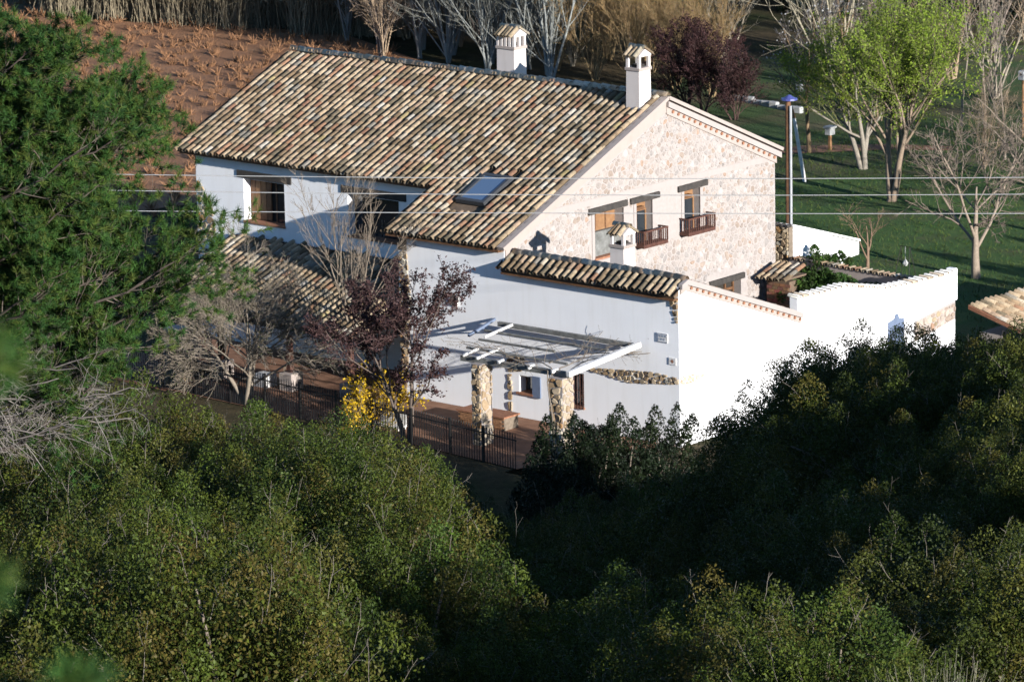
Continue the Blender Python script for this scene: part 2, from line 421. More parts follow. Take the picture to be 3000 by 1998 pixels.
def stonework(parent, outer, O, ex, ey, n, size, depth, gap, palette, seed, skip=(), limit=300, minarea=.25, keep=None):
    """rubble stones as separate pieces inside the convex polygon `outer`"""
    rng = np.random.default_rng(seed); O, ex, ey, n = (np.array(a, float) for a in (O, ex, ey, n))
    xs, ys = [p[0] for p in outer], [p[1] for p in outer]; w = np.array([a for _, a in palette]); w = w/w.sum()
    if area(outer) < 0: outer = outer[::-1]
    geos = []
    for poly in cells(min(xs), max(xs), min(ys), max(ys), size, seed):
        for i in range(len(outer)):
            a, b = outer[i], outer[(i+1) % len(outer)]; dx, dy = b[0]-a[0], b[1]-a[1]; l = math.hypot(dx, dy)
            poly = clip(poly, a[0], a[1], dy/l, -dx/l)
            if len(poly) < 3: break
        if len(poly) < 3 or abs(area(poly)) < minarea*size*size: continue
        if any(not (max(p[0] for p in poly) < a or min(p[0] for p in poly) > b or max(p[1] for p in poly) < c or min(p[1] for p in poly) > d) for a, b, c, d in skip): continue
        cx, cy = sum(p[0] for p in poly)/len(poly), sum(p[1] for p in poly)/len(poly)
        if keep and not keep(cx, cy): continue
        g = stone_geo(poly, gap, depth*rng.uniform(.6, 1.3), rng)
        if g: geos.append((abs(area(poly)), g, (cx, cy)))
    geos.sort(key=lambda a: -a[0]); joined = MB()
    for k, (_, (v, f), c) in enumerate(geos):
        tint = tuple(np.clip(np.array(palette[rng.choice(len(palette), p=w)][0])*rng.uniform(.88, 1.12), .02, .85))
        vs = [O+ex*p[0]+ey*p[1]+n*p[2] for p in v]
        if k < limit: MB().add(vs, f, tint).build('stone', M['stone'], parent)
        else: joined.add(vs, f, tint)
    if joined.v: joined.build('stones', M['stone'], parent)['kind'] = 'stuff'

# ------------------------------------------------------------------ farmhouse
XG, XL = -8.11, -27.4                 # gable plane, verge at the far end
RY, RZ, PT = 9.456, 9.84, .4317       # ridge line, roof pitch
def rz(y): return RZ-PT*abs(y-RY)
house = empty('farmhouse', (0, 0, 0), 'large farmhouse with long clay tile roof, white front and pale stone gable', 'house')
ECM, ECW, EBK = 2.515, -.294, 16.45   # eaves: main front, wing front, back
YW = 2.95                             # main front wall plane
XW = -13.3                            # side of the projecting wing
# roof
roof = MB()
def slab(x0, x1, ya, yb, th=.09):
    za, zb = rz(ya), rz(yb)
    roof.add([(x0, ya, za-th), (x1, ya, za-th), (x1, yb, zb-th), (x0, yb, zb-th), (x0, ya, za), (x1, ya, za), (x1, yb, zb), (x0, yb, zb)],
             [(0, 3, 2, 1), (4, 5, 6, 7), (0, 1, 5, 4), (1, 2, 6, 5), (2, 3, 7, 6), (3, 0, 4, 7)])
slab(XL+.1, XG-.02, ECM+.1, RY); slab(XW-.45, XG-.02, ECW+.1, ECM+.1); slab(XL+.1, XG-.02, RY, EBK-.1)
roof = roof.build('roof', M['deck'], house)
ca = math.cos(math.atan(PT)); Lm = (RY-ECM)/ca; Lw = (RY-ECW)/ca
SKY = (-12.0, -10.6, 1.85, 3.55)
def skipw(x, y):
    yy = ECW+y*ca
    return (SKY[0]-.05 < x < SKY[1]+.12 and SKY[2]-.62 < yy < SKY[3]+.08) or (-9.3 < x < -8.5 and 8.1 < yy)
XJ = -13.75
S1 = slope_slots(XL, XJ, ECM, rz(ECM), PT, Lm, 1)
S2 = slope_slots(XJ, XG-.12, ECW, rz(ECW), PT, Lw, 1, skipw)
S3 = slope_slots(XL, XG-.12, EBK, rz(EBK), PT, (EBK-RY)/ca, -1)
place_tiles(roof, S1+S2+S3, 300)
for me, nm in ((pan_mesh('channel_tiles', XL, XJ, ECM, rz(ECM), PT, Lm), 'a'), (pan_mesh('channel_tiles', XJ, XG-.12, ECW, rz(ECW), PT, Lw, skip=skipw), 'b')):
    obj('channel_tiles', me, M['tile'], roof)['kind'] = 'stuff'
ridge_row(roof, (XL, RY, RZ+.09), (XG+.1, RY, RZ+.09))
# eave boards
e = MB(); e.beam((XL+.3, ECM+.28, rz(ECM+.28)-.16), (XJ+.2, ECM+.28, rz(ECM+.28)-.16), .5, .09); e.build('eave_board', M['wood'], roof)
e = MB(); e.beam((XW-.35, ECW+.2, rz(ECW+.2)-.15), (XG-.03, ECW+.2, rz(ECW+.2)-.15), .42, .09); e.build('eave_board', M['wood'], roof)
# walls: long white front (two deep windows), wing front, side of wing, far end, back
GZ = -.75
w1 = (-24.04, -21.86, 4.34, 6.02); w2 = (-18.52, -15.9, 4.40, 6.02)
zt = rz(YW)-.12
wall = obj('wall', wall_mesh([(-26.62, GZ), (XW-.02, GZ), (XW-.02, zt), (-26.62, zt)], [w1, w2], (0, YW, 0), (1, 0, 0), (0, 0, 1), (0, -1, 0), .5), M['white'], house)
zw = rz(0)-.12
obj('wall', wall_mesh([(XW, GZ), (XG-.002, GZ), (XG-.002, zw), (XW, zw)], [], (0, 0, 0), (1, 0, 0), (0, 0, 1), (0, -1, 0), .5), M['white'], house)
obj('wall', wall_mesh([(0.51, GZ), (YW-.01, GZ), (YW-.01, rz(YW)-.13), (0.51, rz(.5)-.13)], [], (XW+.001, 0, 0), (0, 1, 0), (0, 0, 1), (-1, 0, 0), .4), M['white'], house)
obj('wall', wall_mesh([(YW+.002, GZ), (EBK-.35, GZ), (EBK-.35, rz(EBK-.35)-.13), (RY, RZ-.13), (YW+.002, rz(YW)-.13)], [], (-26.63, 0, 0), (0, 1, 0), (0, 0, 1), (-1, 0, 0), .4), M['cream'], house)
obj('wall', wall_mesh([(-26.6, GZ), (XG-.5, GZ), (XG-.5, rz(EBK-.35)-.14), (-26.6, rz(EBK-.35)-.14)], [], (0, EBK-.36, 0), (1, 0, 0), (0, 0, 1), (0, 1, 0), .4), M['cream'], house)
# exposed stone at the corner of the wing and at the far corner of the white front
stonework(wall, [(-26.60, 3.2), (-25.6, 3.6), (-25.75, 4.6), (-26.35, 5.6), (-26.60, 5.7)], (0, YW-.004, 0), (1, 0, 0), (0, 0, 1), (0, -1, 0), .2, .035, .012, STONE_TAN, 31)
stonework(wall, [(XW+.01, -.6), (XW+.55, -.6), (XW+.72, 1.5), (XW+.6, 3), (XW+.72, 4.3), (XW+.55, 4.95), (XW+.01, 4.95)], (0, -.004, 0), (1, 0, 0), (0, 0, 1), (0, -1, 0), .2, .045, .012, STONE_TAN, 32)
MB().box(XW+.0, XW+.42, -.03, .3, 4.98, 5.42).build('corner_post', M['lintel'], house)

# stone gable facing the sun
annex_top = lambda y: 5.46-.359*(y-.3)
G1, G2, G3, G4 = (5.15, 6.86, 4.36, 6.06), (7.62, 8.58, 4.44, 6.08), (10.5, 11.48, 4.48, 6.08), (12.25, 14.0, .2, 2.12)
gw = obj('gable_wall', wall_mesh([(.02, GZ), (16.2, GZ), (16.2, rz(16.2)-.1), (RY, RZ-.1), (.02, rz(.02)-.1)], [G1, G2, G3, G4], (XG, 0, 0), (0, 1, 0), (0, 0, 1), (1, 0, 0), .5), M['mortar'], house)
fr = ((XG, 0, 0), (0, 1, 0), (0, 0, 1), (1, 0, 0))
def ins(m): return m
up = [(3.2, 6.66), (15.6, 6.66), (RY, RZ-.62)]
lo = [(.05, 3.0), (6.4, -.6), (16.18, -.6), (16.18, 6.42), (3.4, 6.42), (1.2, 5.75), (.05, 5.25)]
sk = [(a-.16, b+.16, c-.12, d+.38) for a, b, c, d in (G1, G2, G3, G4)]+[(8.6, 10.5, 4.5, 6.3)]
STK = [(z, ) for z in ()]
stonework(gw, up, *fr, .175, .017, .014, STONE_PINK, 11, (), 110)
stonework(gw, lo, *fr, .175, .017, .014, STONE_PINK, 12, sk, 190, keep=lambda y, z: z > annex_top(y)-.4 or y > 7.2)
# plaster bands
b = MB(); b.box(XG-.02, XG+.02, 2.2, 16.19, 6.43, 6.65); b.build('plaster_band', M['pink'], gw)
b = MB(); pa = [(.05, rz(.05)-.12), (RY, RZ-.12), (RY, RZ-.56), (2.9, 6.66), (1.3, 5.95), (.05, rz(.05)-.5)]
b.prism(pa, (XG, 0, 0), (0, 1, 0), (0, 0, 1), (1, 0, 0), .035); b.build('verge_band', M['cream'], gw)
b = MB(); pb = [(RY+.002, RZ-.12), (16.45, rz(16.45)-.12), (16.45, rz(16.45)-.34), (RY+.002, RZ-.34)]
b.prism(pb, (XG, 0, 0), (0, 1, 0), (0, 0, 1), (1, 0, 0), .16); b.build('cornice', M['pink'], gw)
b = MB(); pb = [(RY+.002, RZ-.34), (16.25, rz(16.25)-.34), (16.25, rz(16.25)-.62), (RY+.002, RZ-.62)]
b.prism(pb, (XG, 0, 0), (0, 1, 0), (0, 0, 1), (1, 0, 0), .06); co = b.build('cornice', M['cream'], gw)
for i in range(20):
    y = RY+.35+i*.33
    if y < 16.2: MB().tube((XG+.05, y, rz(y)-.43), (XG+.11, y, rz(y)-.43), .062, .062, 8).build('cornice_tile_end', M['terracotta'], gw)
b = MB()
for y0, y1, q in ((0.0, RY, 0), (RY, 16.5, 1)):
    b.beam((XG+.04, y0-.25*(1-q), rz(y0-.25*(1-q))+.02), (XG+.04, y1, rz(y1)+.02), .34, .13)
b.build('verge_coping', M['cream'], gw)
# surrounds, lintels
for (a, c, d, e2) in (G1, G2, G3):
    b = MB()
    b.box(XG-.03, XG+.03, a-.15, a, d-.1, e2+.0); b.box(XG-.03, XG+.03, c, c+.15, d-.1, e2+.0); b.box(XG-.03, XG+.028, a-.15, c+.15, d-.22, d-.1)
    b.build('window_surround', M['pink'], gw)
for ya, yb, z in ((4.78, 7.05, 6.2), (7.25, 8.98, 6.21), (10.12, 11.9, 6.22), (11.98, 14.16, 2.2)):
    MB().beam((XG-.02, ya, z-.01), (XG-.02, yb, z+.01), .24, .23).build('lintel', M['lintel'], gw, bevel=.015)
def leaf_window(parent, x, y0, y1, z0, z1, leaf, open_frac, sign=1):
    """casement set back in the gable; one leaf shut, the rest dark glass"""
    wn = MB().box(x-.03, x, y0, y1, z0, z1).build('window', M['interior'], parent)
    MB().box(x+.002, x+.03, y0+.05, y0+(y1-y0)*open_frac, z0+.05, z1-.05).build('shutter_leaf', leaf, wn, bevel=.006)
    MB().box(x+.002, x+.02, y0+(y1-y0)*open_frac+.04, y1-.06, z0+.05, z1-.06).build('pane', M['glass'], wn)
    f = MB()
    for a, c in ((y0, y0+.05), (y1-.06, y1)): f.box(x+.003, x+.05, a, c, z0, z1)
    f.box(x+.003, x+.05, y0+.05, y1-.06, z1-.06, z1); f.build('frame', M['oak'], wn)
    return wn
xb = XG-.42
wn = MB().box(xb-.03, xb, G1[0], G1[1], G1[2], G1[3]).build('window', M['oak'], gw)
MB().box(xb+.002, xb+.2, G1[0], G1[1], G1[2], 5.3).build('parapet', M['grey'], wn)
for y in (5.7, 6.3): MB().box(xb+.004, xb+.03, y-.03, y+.03, 5.32, G1[3]).build('frame', M['wood'], wn)
MB().box(xb+.01, XG+.06, G1[0]-.03, G1[1]+.03, G1[2]-.06, G1[2]+.02).build('sill', M['terracotta'], gw)
leaf_window(gw, XG-.34, G2[0], G2[1], G2[2], G2[3]-.35, M['oak'], .45)
leaf_window(gw, XG-.34, G3[0], G3[1], G3[2], G3[3]-.35, M['oak'], .35)
for g in (G2, G3):
    MB().box(XG-.36, XG-.16, g[0]+.02, g[1]-.25, g[3]-.35, g[3]-.22).build('blind_roll', M['wood'], gw, bevel=.02)
    MB().box(XG-.38, XG-.345, g[0], g[1], g[3]-.36, g[3]+.02).build('transom_panel', M['oak'], gw)
wn = MB().box(XG-.42, XG-.4, G4[0], G4[1], G4[2], G4[3]).build('window', M['interior'], gw)
for y in (12.3, 12.85, 13.4, 13.9): MB().box(XG-.395, XG-.33, y, y+.08, G4[2], G4[3]).build('frame', M['wood'], wn)
MB().box(XG-.394, XG-.34, G4[0]+.08, G4[1]-.1, 1.65, 1.75).build('frame', M['wood'], wn)
def balcony(y0, y1, zb, zt):
    bl = MB().box(XG+.03, XG+.48, y0, y1, zb, zb+.14).build('balcony', M['rail'], gw, bevel=.012)
    for yy in (y0+.02, y1-.02):
        MB().beam((XG+.02, yy, zt), (XG+.47, yy, zt), .05, .05).build('handrail', M['rail'], bl)
    MB().beam((XG+.455, y0, zt+.002), (XG+.455, y1, zt+.002), .055, .055).build('handrail', M['rail'], bl)
    n = int((y1-y0)/.115)
    for i in range(n+1):
        y = y0+.03+i*(y1-y0-.06)/n
        MB().beam((XG+.455, y, zb+.14), (XG+.455, y, zt-.02), .026 if 0 < i < n else .05, .026 if 0 < i < n else .05, up=(1, 0, 0)).build('baluster', M['rail'], bl)
    for i in range(1, 4):
        for yy in (y0+.02, y1-.02):
            MB().beam((XG+.455-i*.11, yy, zb+.14), (XG+.455-i*.11, yy, zt-.02), .026, .026, up=(1, 0, 0)).build('baluster', M['rail'], bl)
balcony(7.5, 8.95, 4.40, 5.03); balcony(10.2, 11.85, 4.42, 5.07)
# windows of the white front
def deep_window(h, shut):
    x0, x1, z0, z1 = h
    wn = MB().box(x0, x1, YW+.44, YW+.48, z0, z1).build('window', M['interior'], wall)
    MB().beam((x0-.35, YW+.16, z1+.17), (x1+.4, YW+.16, z1+.17), .4, .3).build('lintel', M['lintel'], wall, bevel=.02)
    MB().box(x0-.02, x1+.02, YW-.06, YW+.435, z0-.06, z0+.02).build('sill', M['terracotta'], wall)
    n = int((x1-x0)*shut/.28)
    for i in range(n):
        MB().box(x0+.03+i*.28, x0+.03+i*.28+.265, YW+.36, YW+.415, z0+.05, z1-.05).build('shutter_board', M['oak'] if i % 3 else M['wood'], wn, bevel=.008)
    MB().box(x0+shut*(x1-x0)+.05, x1-.05, YW+.41, YW+.43, z0+.05, z1-.05).build('pane', M['glass'], wn)
    for x in (x0+shut*(x1-x0), x1-.06): MB().box(x, x+.06, YW+.38, YW+.438, z0+.02, z1).build('frame', M['wood'], wn)
deep_window(w1, .62); deep_window(w2, .0)
# skylight
a = math.atan(PT); su = Vector((0, math.cos(a), math.sin(a))); sn = Vector((0, -math.sin(a), math.cos(a)))
sO = Vector((SKY[0], SKY[2], rz(SKY[2])))+sn*.06; sw, sl = SKY[1]-SKY[0], (SKY[3]-SKY[2])/math.cos(a)
sk_ = MB(); sx = Vector((1, 0, 0))
sk_.prism([(0, 0), (sw, 0), (sw, sl), (0, sl)], sO, sx, su, sn, .10); sky_o = sk_.build('skylight', M['slate'], roof)
g = MB()
for p in ([(.0, .0), (sw, 0), (sw, .16), (0, .16)], [(0, sl-.16), (sw, sl-.16), (sw, sl), (0, sl)], [(0, .161), (.15, .161), (.15, sl-.161), (0, sl-.161)], [(sw-.15, .161), (sw, .161), (sw, sl-.161), (sw-.15, sl-.161)]):
    g.prism(p, sO+sn*.1005, sx, su, sn, .07)
g.build('frame', M['slate'], sky_o, bevel=.01)
g = MB(); g.prism([(.155, .165), (sw-.155, .165), (sw-.155, sl-.165), (.155, sl-.165)], sO+sn*.102, sx, su, sn, .03); g.build('pane', M['skyglass'], sky_o)
# chimneys
def chimney(parent, x0, x1, y0, y1, zb, zt, nx, ny, hcap, mat, seed, ntile):
    c = MB()
    tw = .02
    c.add([(x0-tw, y0-tw, zb), (x1+tw, y0-tw, zb), (x1+tw, y1+tw, zb), (x0-tw, y1+tw, zb), (x0, y0, zt), (x1, y0, zt), (x1, y1, zt), (x0, y1, zt)],
          [(0, 3, 2, 1), (4, 5, 6, 7), (0, 1, 5, 4), (1, 2, 6, 5), (2, 3, 7, 6), (3, 0, 4, 7)])
    ch = c.build('chimney', mat, parent, bevel=.015)
    MB().box(x0-.04, x1+.04, y0-.04, y1+.04, zt+.002, zt+.12).build('collar', M['cream'], ch, bevel=.012)
    z0, z1 = zt+.12, zt+.12+hcap; wcol = .11
    xs = [x0+i*(x1-x0-wcol)/nx for i in range(nx+1)]; ys = [y0+i*(y1-y0-wcol)/ny for i in range(ny+1)]
    for i, x in enumerate(xs):
        for y in ((y0, y0+wcol), (y1-wcol, y1)): MB().box(x, x+wcol, y[0], y[1], z0, z1).build('cap_pillar', mat, ch)
    for y in ys[1:-1]:
        for x in ((x0, x0+wcol), (x1-wcol, x1)): MB().box(x[0], x[1], y, y+wcol, z0, z1).build('cap_pillar', mat, ch)
    MB().box(x0+.16, x1-.16, y0+.16, y1-.16, z0-.02, z0+.1).build('flue', M['interior'], ch)
    ym = (y0+y1)/2; hw = (y1-y0)/2; pit = .62; k = MB()
    k.prism([(y0-.02, z1+.001), (y1+.02, z1+.001), (y1+.02, z1+.06), (ym, z1+.06+hw*pit), (y0-.02, z1+.06)], (x0-.02, 0, 0), (0, 1, 0), (0, 0, 1), (1, 0, 0), x1-x0+.04)
    cap = k.build('cap', mat, ch)
    a = math.atan(pit); L = (hw+.2)/math.cos(a); sc = L/TILE_L
    sl = []
    for up in (1, -1):
        ed = np.array([0, up*math.cos(a), math.sin(a)]); n = np.array([0, -up*math.sin(a), math.cos(a)])
        ye = ym-up*(hw+.19); ze = z1+.06+hw*pit-(hw+.19)*pit+.045
        for i in range(ntile):
            x = x0-.02+(i+.5)*(x1-x0+.04)/ntile+RNG.normal(0, .01); d = ed+np.array([RNG.normal(0, .05), 0, 0]); d /= np.linalg.norm(d)
            e1 = np.array([1., 0, 0])*up; nn = np.cross(e1, d); nn /= np.linalg.norm(nn); e = np.cross(d, nn)
            sl.append(frame(np.array([x, ye, ze])+n*RNG.uniform(0, .02), e*.95, d*sc, nn))
    place_tiles(ch, sl, 60)
    rid = [frame(np.array([x0-.06+q*(x1-x0+.1)/2, ym, z1+.10+hw*pit]), np.array([0, -1., 0])*.8, np.array([1., 0, 0])*((x1-x0+.16)/2/.52), np.array([0, 0, .8])) for q in (0, 1)]
    place_tiles(ch, rid, 9, 'ridge_tile', RIDGE_MESHES, RV, RF, np.ones(5)/5)
    return ch
chimney(house, -16.9, -16.0, 9.95, 10.65, rz(10.4)-.2, 10.85, 4, 2, .38, M['chimney'], 1, 5)
chimney(house, -9.2, -8.56, 8.47, 9.15, rz(8.5)-.1, 10.92, 1, 1, .42, M['chimney'], 2, 3)
# ------------------------------------------------------------------ white annex in front of the gable
annex = empty('annex', (0, 0, 0), 'white plastered annex with narrow tiled front edge, joined to the stone gable', 'house')
AZ = 5.02; AR = (.36, 5.42); AP = .359
def az(y): return AR[1]-AP*(y-AR[0])
sw1, sw2 = (-7.5, -6.86, .36, 1.0), (-5.1, -4.42, .2, 1.46)
aw = obj('wall', wall_mesh([(XG, GZ-.2), (0, GZ-.2), (0, 4.9), (XG, 4.9)], [sw1, sw2], (0, 0, 0), (1, 0, 0), (0, 0, 1), (0, -1, 0), .45), M['white'], annex)
rw = obj('wall', wall_mesh([(.45, GZ-.2), (6.9, GZ-.2), (6.9, az(6.9)-.1), (AR[0], AR[1]-.1), (0.002, 5.2), (0.002, 4.9), (.45, 4.9)], [], (0.001, 0, 0), (0, 1, 0), (0, 0, 1), (1, 0, 0), .4), M['white'], annex)
obj('wall', wall_mesh([(XG+.02, GZ), (-.4, GZ), (-.4, az(6.9)-.1), (XG+.02, az(6.9)-.1)], [], (0, 6.9, 0), (1, 0, 0), (0, 0, 1), (0, 1, 0), .4), M['white'], annex)
# roof
r = MB(); P2 = (AR[1]-AZ)/(AR[0]+.30)
r.add([(XG+.02, -.26, AZ-.1), (-.0, -.26, AZ-.1), (-.0, AR[0], AR[1]-.08), (XG+.02, AR[0], AR[1]-.08), (-.0, 7.05, az(7.05)-.08), (XG+.02, 7.05, az(7.05)-.08),
       (XG+.02, -.2, AZ-.2), (-.0, -.2, AZ-.2), (-.0, 7.0, az(7.05)-.18), (XG+.02, 7.0, az(7.05)-.18), (-.0, AR[0], AR[1]-.3), (XG+.02, AR[0], AR[1]-.3)],
      [(0, 1, 2, 3), (3, 2, 4, 5), (7, 6, 11, 10), (10, 11, 9, 8), (0, 6, 7, 1), (4, 8, 9, 5), (1, 7, 10, 2), (2, 10, 8, 4), (0, 3, 11, 6), (3, 5, 9, 11)])
ar = r.build('roof', M['deck'], annex)
L2 = (AR[0]+.30)/math.cos(math.atan(P2))
place_tiles(ar, slope_slots(XG+.0, -.02, -.30, AZ-.09, P2, .86, 1)+slope_slots(XG+.1, -.1, 7.1, az(7.1)-.09, AP, 6.9, -1), 60)
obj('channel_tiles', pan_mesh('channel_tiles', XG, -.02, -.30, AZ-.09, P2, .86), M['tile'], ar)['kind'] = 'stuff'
ridge_row(ar, (XG+.15, AR[0]+.05, AR[1]+.03), (.02, AR[0]+.05, AR[1]+.03))
MB().beam((XG+.05, -.12, AZ-.24), (-.02, -.12, AZ-.24), .3, .07).build('eave_board', M['wood'], ar)
# cornice with a row of tile ends on the sunny side
b = MB(); b.prism([(AR[0]-.35, AR[1]-.1), (AR[0], AR[1]+.04), (7.1, az(7.1)+.04), (7.1, az(7.1)-.16), (AR[0], AR[1]-.16), (AR[0]-.35, AR[1]-.28)], (0.001, 0, 0), (0, 1, 0), (0, 0, 1), (1, 0, 0), .17); b.build('cornice', M['pink'], annex)
b = MB(); b.prism([(AR[0]-.3, AR[1]-.28), (AR[0], AR[1]-.162), (7.05, az(7.05)-.162), (7.05, az(7.05)-.36), (AR[0], AR[1]-.38), (AR[0]-.3, AR[1]-.48)], (0.001, 0, 0), (0, 1, 0), (0, 0, 1), (1, 0, 0), .07); b.build('cornice', M['cream'], annex)
for i in range(20):
    y = AR[0]+.25+i*.335
    if y < 7.0: MB().tube((.05, y, az(y)-.235), (.125, y, az(y)-.235), .055, .055, 8).build('cornice_tile_end', M['terracotta'], annex)
# exposed stonework
stonework(aw, [(-4.25, 1.62), (-2.2, 1.42), (-.02, 1.66), (-.02, 2.10), (-1.2, 2.0), (-2.6, 2.1), (-4.0, 1.9)], (0, -.004, 0), (1, 0, 0), (0, 0, 1), (0, -1, 0), .17, .04, .01, STONE_TAN, 41)
stonework(aw, [(-.5, 4.78), (-.02, 4.78), (-.02, 3.85), (-.22, 3.95), (-.35, 4.4)], (0, -.004, 0), (1, 0, 0), (0, 0, 1), (0, -1, 0), .2, .045, .01, STONE_TAN, 42)
stonework(aw, [(-8.06, -.6), (-7.86, -.6), (-7.82, .4), (-7.84, 1.0), (-8.06, 1.0)], (0, -.004, 0), (1, 0, 0), (0, 0, 1), (0, -1, 0), .18, .045, .01, STONE_TAN, 43)
stonework(aw, [(-8.08, 1.02), (-7.3, 1.15), (-7.2, 1.7), (-8.08, 1.75)], (0, -.004, 0), (1, 0, 0), (0, 0, 1), (0, -1, 0), .18, .045, .01, STONE_TAN, 44)
stonework(rw, [(.02, 1.62), (.9, 1.6), (1.65, 1.78), (1.5, 1.95), (.7, 1.95), (.02, 2.08)], (.005, 0, 0), (0, 1, 0), (0, 0, 1), (1, 0, 0), .17, .03, .01, [((.40, .31, .23), 1), ((.44, .37, .29), 1)], 45)
# windows
x0, x1, z0, z1 = sw1
wn = MB().box(x0, x1, .38, .42, z0, z1).build('window', M['wood'], aw)
MB().box(x0+.08, x1-.08, .36, .378, z0+.06, z1-.06).build('pane', M['glass'], wn)
MB().box(x0-.1, x1+.06, -.08, .37, z0-.06, z0+.012).build('sill', M['terracotta'], aw)
sh = MB().box(x1+.03, x1+.42, -.07, -.012, z0-.1, z1+.06).build('shutter', M['bluegrey'], aw, bevel=.008)
x0, x1, z0, z1 = sw2
wn = MB().box(x0, x1, .3, .34, z0, z1).build('window', M['interior'], aw)
MB().box(x0+.05, x1-.05, .28, .298, z0+.05, z1-.05).build('pane', M['glass'], wn)
gr = MB().beam((x0-.03, -.05, z1-.1), (x1+.03, -.05, z1-.1), .025, .025).build('grille', M['iron'], aw)
for z in (z0+.1, (z0+z1)/2, z0-.02): MB().beam((x0-.03, -.05, z), (x1+.03, -.05, z), .02, .02).build('grille_bar', M['rail'], gr)
for i in range(6):
    x = x0+i*(x1-x0)/5; MB().tube((x, -.062, z0-.06), (x, -.062, z1), .011, .011, 6).build('grille_bar', M['rail'], gr)
MB().box(x0-.04, x1+.04, -.06, .27, z0-.05, z0+.012).build('sill', M['terracotta'], aw)
# small shuttered hatch high on the wall
MB().box(-10.75, -10.4, -.06, -.004, 3.2, 3.62).build('hatch', M['grey'], house)
MB().box(-10.4, -10.36, -.08, -.004, 3.2, 3.62).build('hatch_frame', M['paint'], house)
chimney(annex, -3.62, -2.98, .62, 1.25, az(1)-.2, 6.12, 1, 1, .36, M['chimney'], 3, 3)
# plaques
pl = tag(MB().box(-1.0, -.5, -.03, -.003, 3.12, 3.46).build('street_plaque', M['paint'], None, bevel=.006), 'small white street plaque with blue lettering near the annex corner', 'sign')
b = MB()
b.box(-.99, -.93, -.034, -.0305, 3.14, 3.44); b.box(-.93, -.51, -.034, -.0305, 3.42, 3.445); b.box(-.93, -.51, -.034, -.0305, 3.135, 3.155)
b.build('border', M['bluegrey'], pl)
b = MB()
for row, z in enumerate((3.325, 3.2)):
    x = -.9
    for k in range(6 if row == 0 else 5):
        for (a0, a1, c0, c1) in (((0, .012, 0, .07), (.03, .042, 0, .07), (.012, .03, .03, .042)), ((0, .012, 0, .07), (.012, .04, .058, .07), (.012, .04, 0, .012)))[(k+row) % 2]:
            b.box(x+a0, x+a1, -.034, -.0305, z+c0, z+c1)
        x += .062
b.build('lettering', M['bluegrey'], pl)
tp = tag(MB().box(-.46, -.13, -.028, -.003, 2.36, 2.62).build('ceramic_plaque', M['paint'], None, bevel=.006), 'little square ceramic plaque with red motif below the street plaque', 'sign')
b = MB().add([(-.30, -.0305, 2.41), (-.22, -.0305, 2.50), (-.30, -.0305, 2.57), (-.38, -.0305, 2.50)], [(0, 1, 2, 3)]); b.build('motif', M['terracotta'], tp)

# ------------------------------------------------------------------ courtyard wall
court = empty('courtyard_wall', (0, 8, GZ), 'long white courtyard wall with wavy tiled top and stone patch', 'wall')
prof = [(6.92, 3.60), (8.25, 3.52), (9.9, 3.50), (10.9, 3.30), (12.4, 2.98), (13.6, 2.90), (14.7, 2.88), (16.85, 2.84)]
def cy(y): return float(np.interp(y, [p[0] for p in prof], [p[1] for p in prof]))
def rel(o, root): o.location = (o.location[0]-root.location[0], o.location[1]-root.location[1], o.location[2]-root.location[2]); return o
cw = rel(obj('wall', wall_mesh([(6.905, GZ-.3)]+[(16.85, GZ-.3)]+prof[::-1]+[], [(12.5, 13.5, -.6, 1.62)], (.0, 0, 0), (0, 1, 0), (0, 0, 1), (1, 0, 0), .34), M['white'], court), court)
dr = MB(); dr.prism([(12.5, -.6), (13.5, -.6), (13.5, 1.66), (13.2, 1.72), (13.12, 1.9), (12.98, 1.9), (12.9, 1.74), (12.5, 1.66)], (.004, 0, 0), (0, 1, 0), (0, 0, 1), (1, 0, 0), .03)  # added door-like panel; a cast shadow put into its colour and outline
dr = rel(dr.build('shadow_panel', M['bluegrey'], court), court)
for z in (.1, .62, 1.14): MB().box(.035, .05, 12.52, 13.48, z, z+.03).build('shadow_panel_rail', M['bluegrey'], dr)
MB().tube((.034, 13.36, .5), (.1, 13.36, .5), .025).build('shadow_panel_knob', M['iron'], dr)
sp = [frame(np.array([.09, y, cy(y)-.02]), np.array([0, 1., 0])*.95, np.array([-1., 0, .08]), np.array([.08, 0, 1.])) for y in np.arange(7.0, 16.8, .34)]
tl = rel(empty('coping', (0, 0, 0)), court); tl.parent = court
WHITE_COVER = tinted_meshes('cover_tile', CV, CF, [(.74, .73, .71), (.68, .66, .62), (.50, .42, .33)])
place_tiles(tl, sp, 60, 'tile', WHITE_COVER, CV, CF, np.array([.55, .3, .15]))
b = MB()
for i in range(len(prof)-1): b.beam((-.17, prof[i][0], prof[i][1]+.035), (-.17, prof[i+1][0]-.002, prof[i+1][1]+.035), .40, .08)
b.build('bed_mortar', M['darkmortar'], tl)
rel(MB().box(-.34, .06, 16.7, 16.95, 1.75, cy(16.8)+.16).build('pier', M['white'], court, bevel=.04), court)
pp = [(14.25, .62), (16.83, 1.05), (16.83, 1.72), (15.6, 1.55), (14.9, 1.45), (14.2, 1.38)]
stonework(cw, pp, (.006, 0, 0), (0, 1, 0), (0, 0, 1), (1, 0, 0), .2, .04, .012, [((.31, .24, .19), 2), ((.36, .30, .25), 2), ((.29, .23, .15), 1), ((.33, .21, .14), .6)], 47)
MB().prism([(14.2, .6), (16.845, 1.03), (16.845, 1.74), (14.2, 1.4)], (.001, 0, 0), (0, 1, 0), (0, 0, 1), (1, 0, 0), .004).build('patch_mortar', M['mortar'], cw)
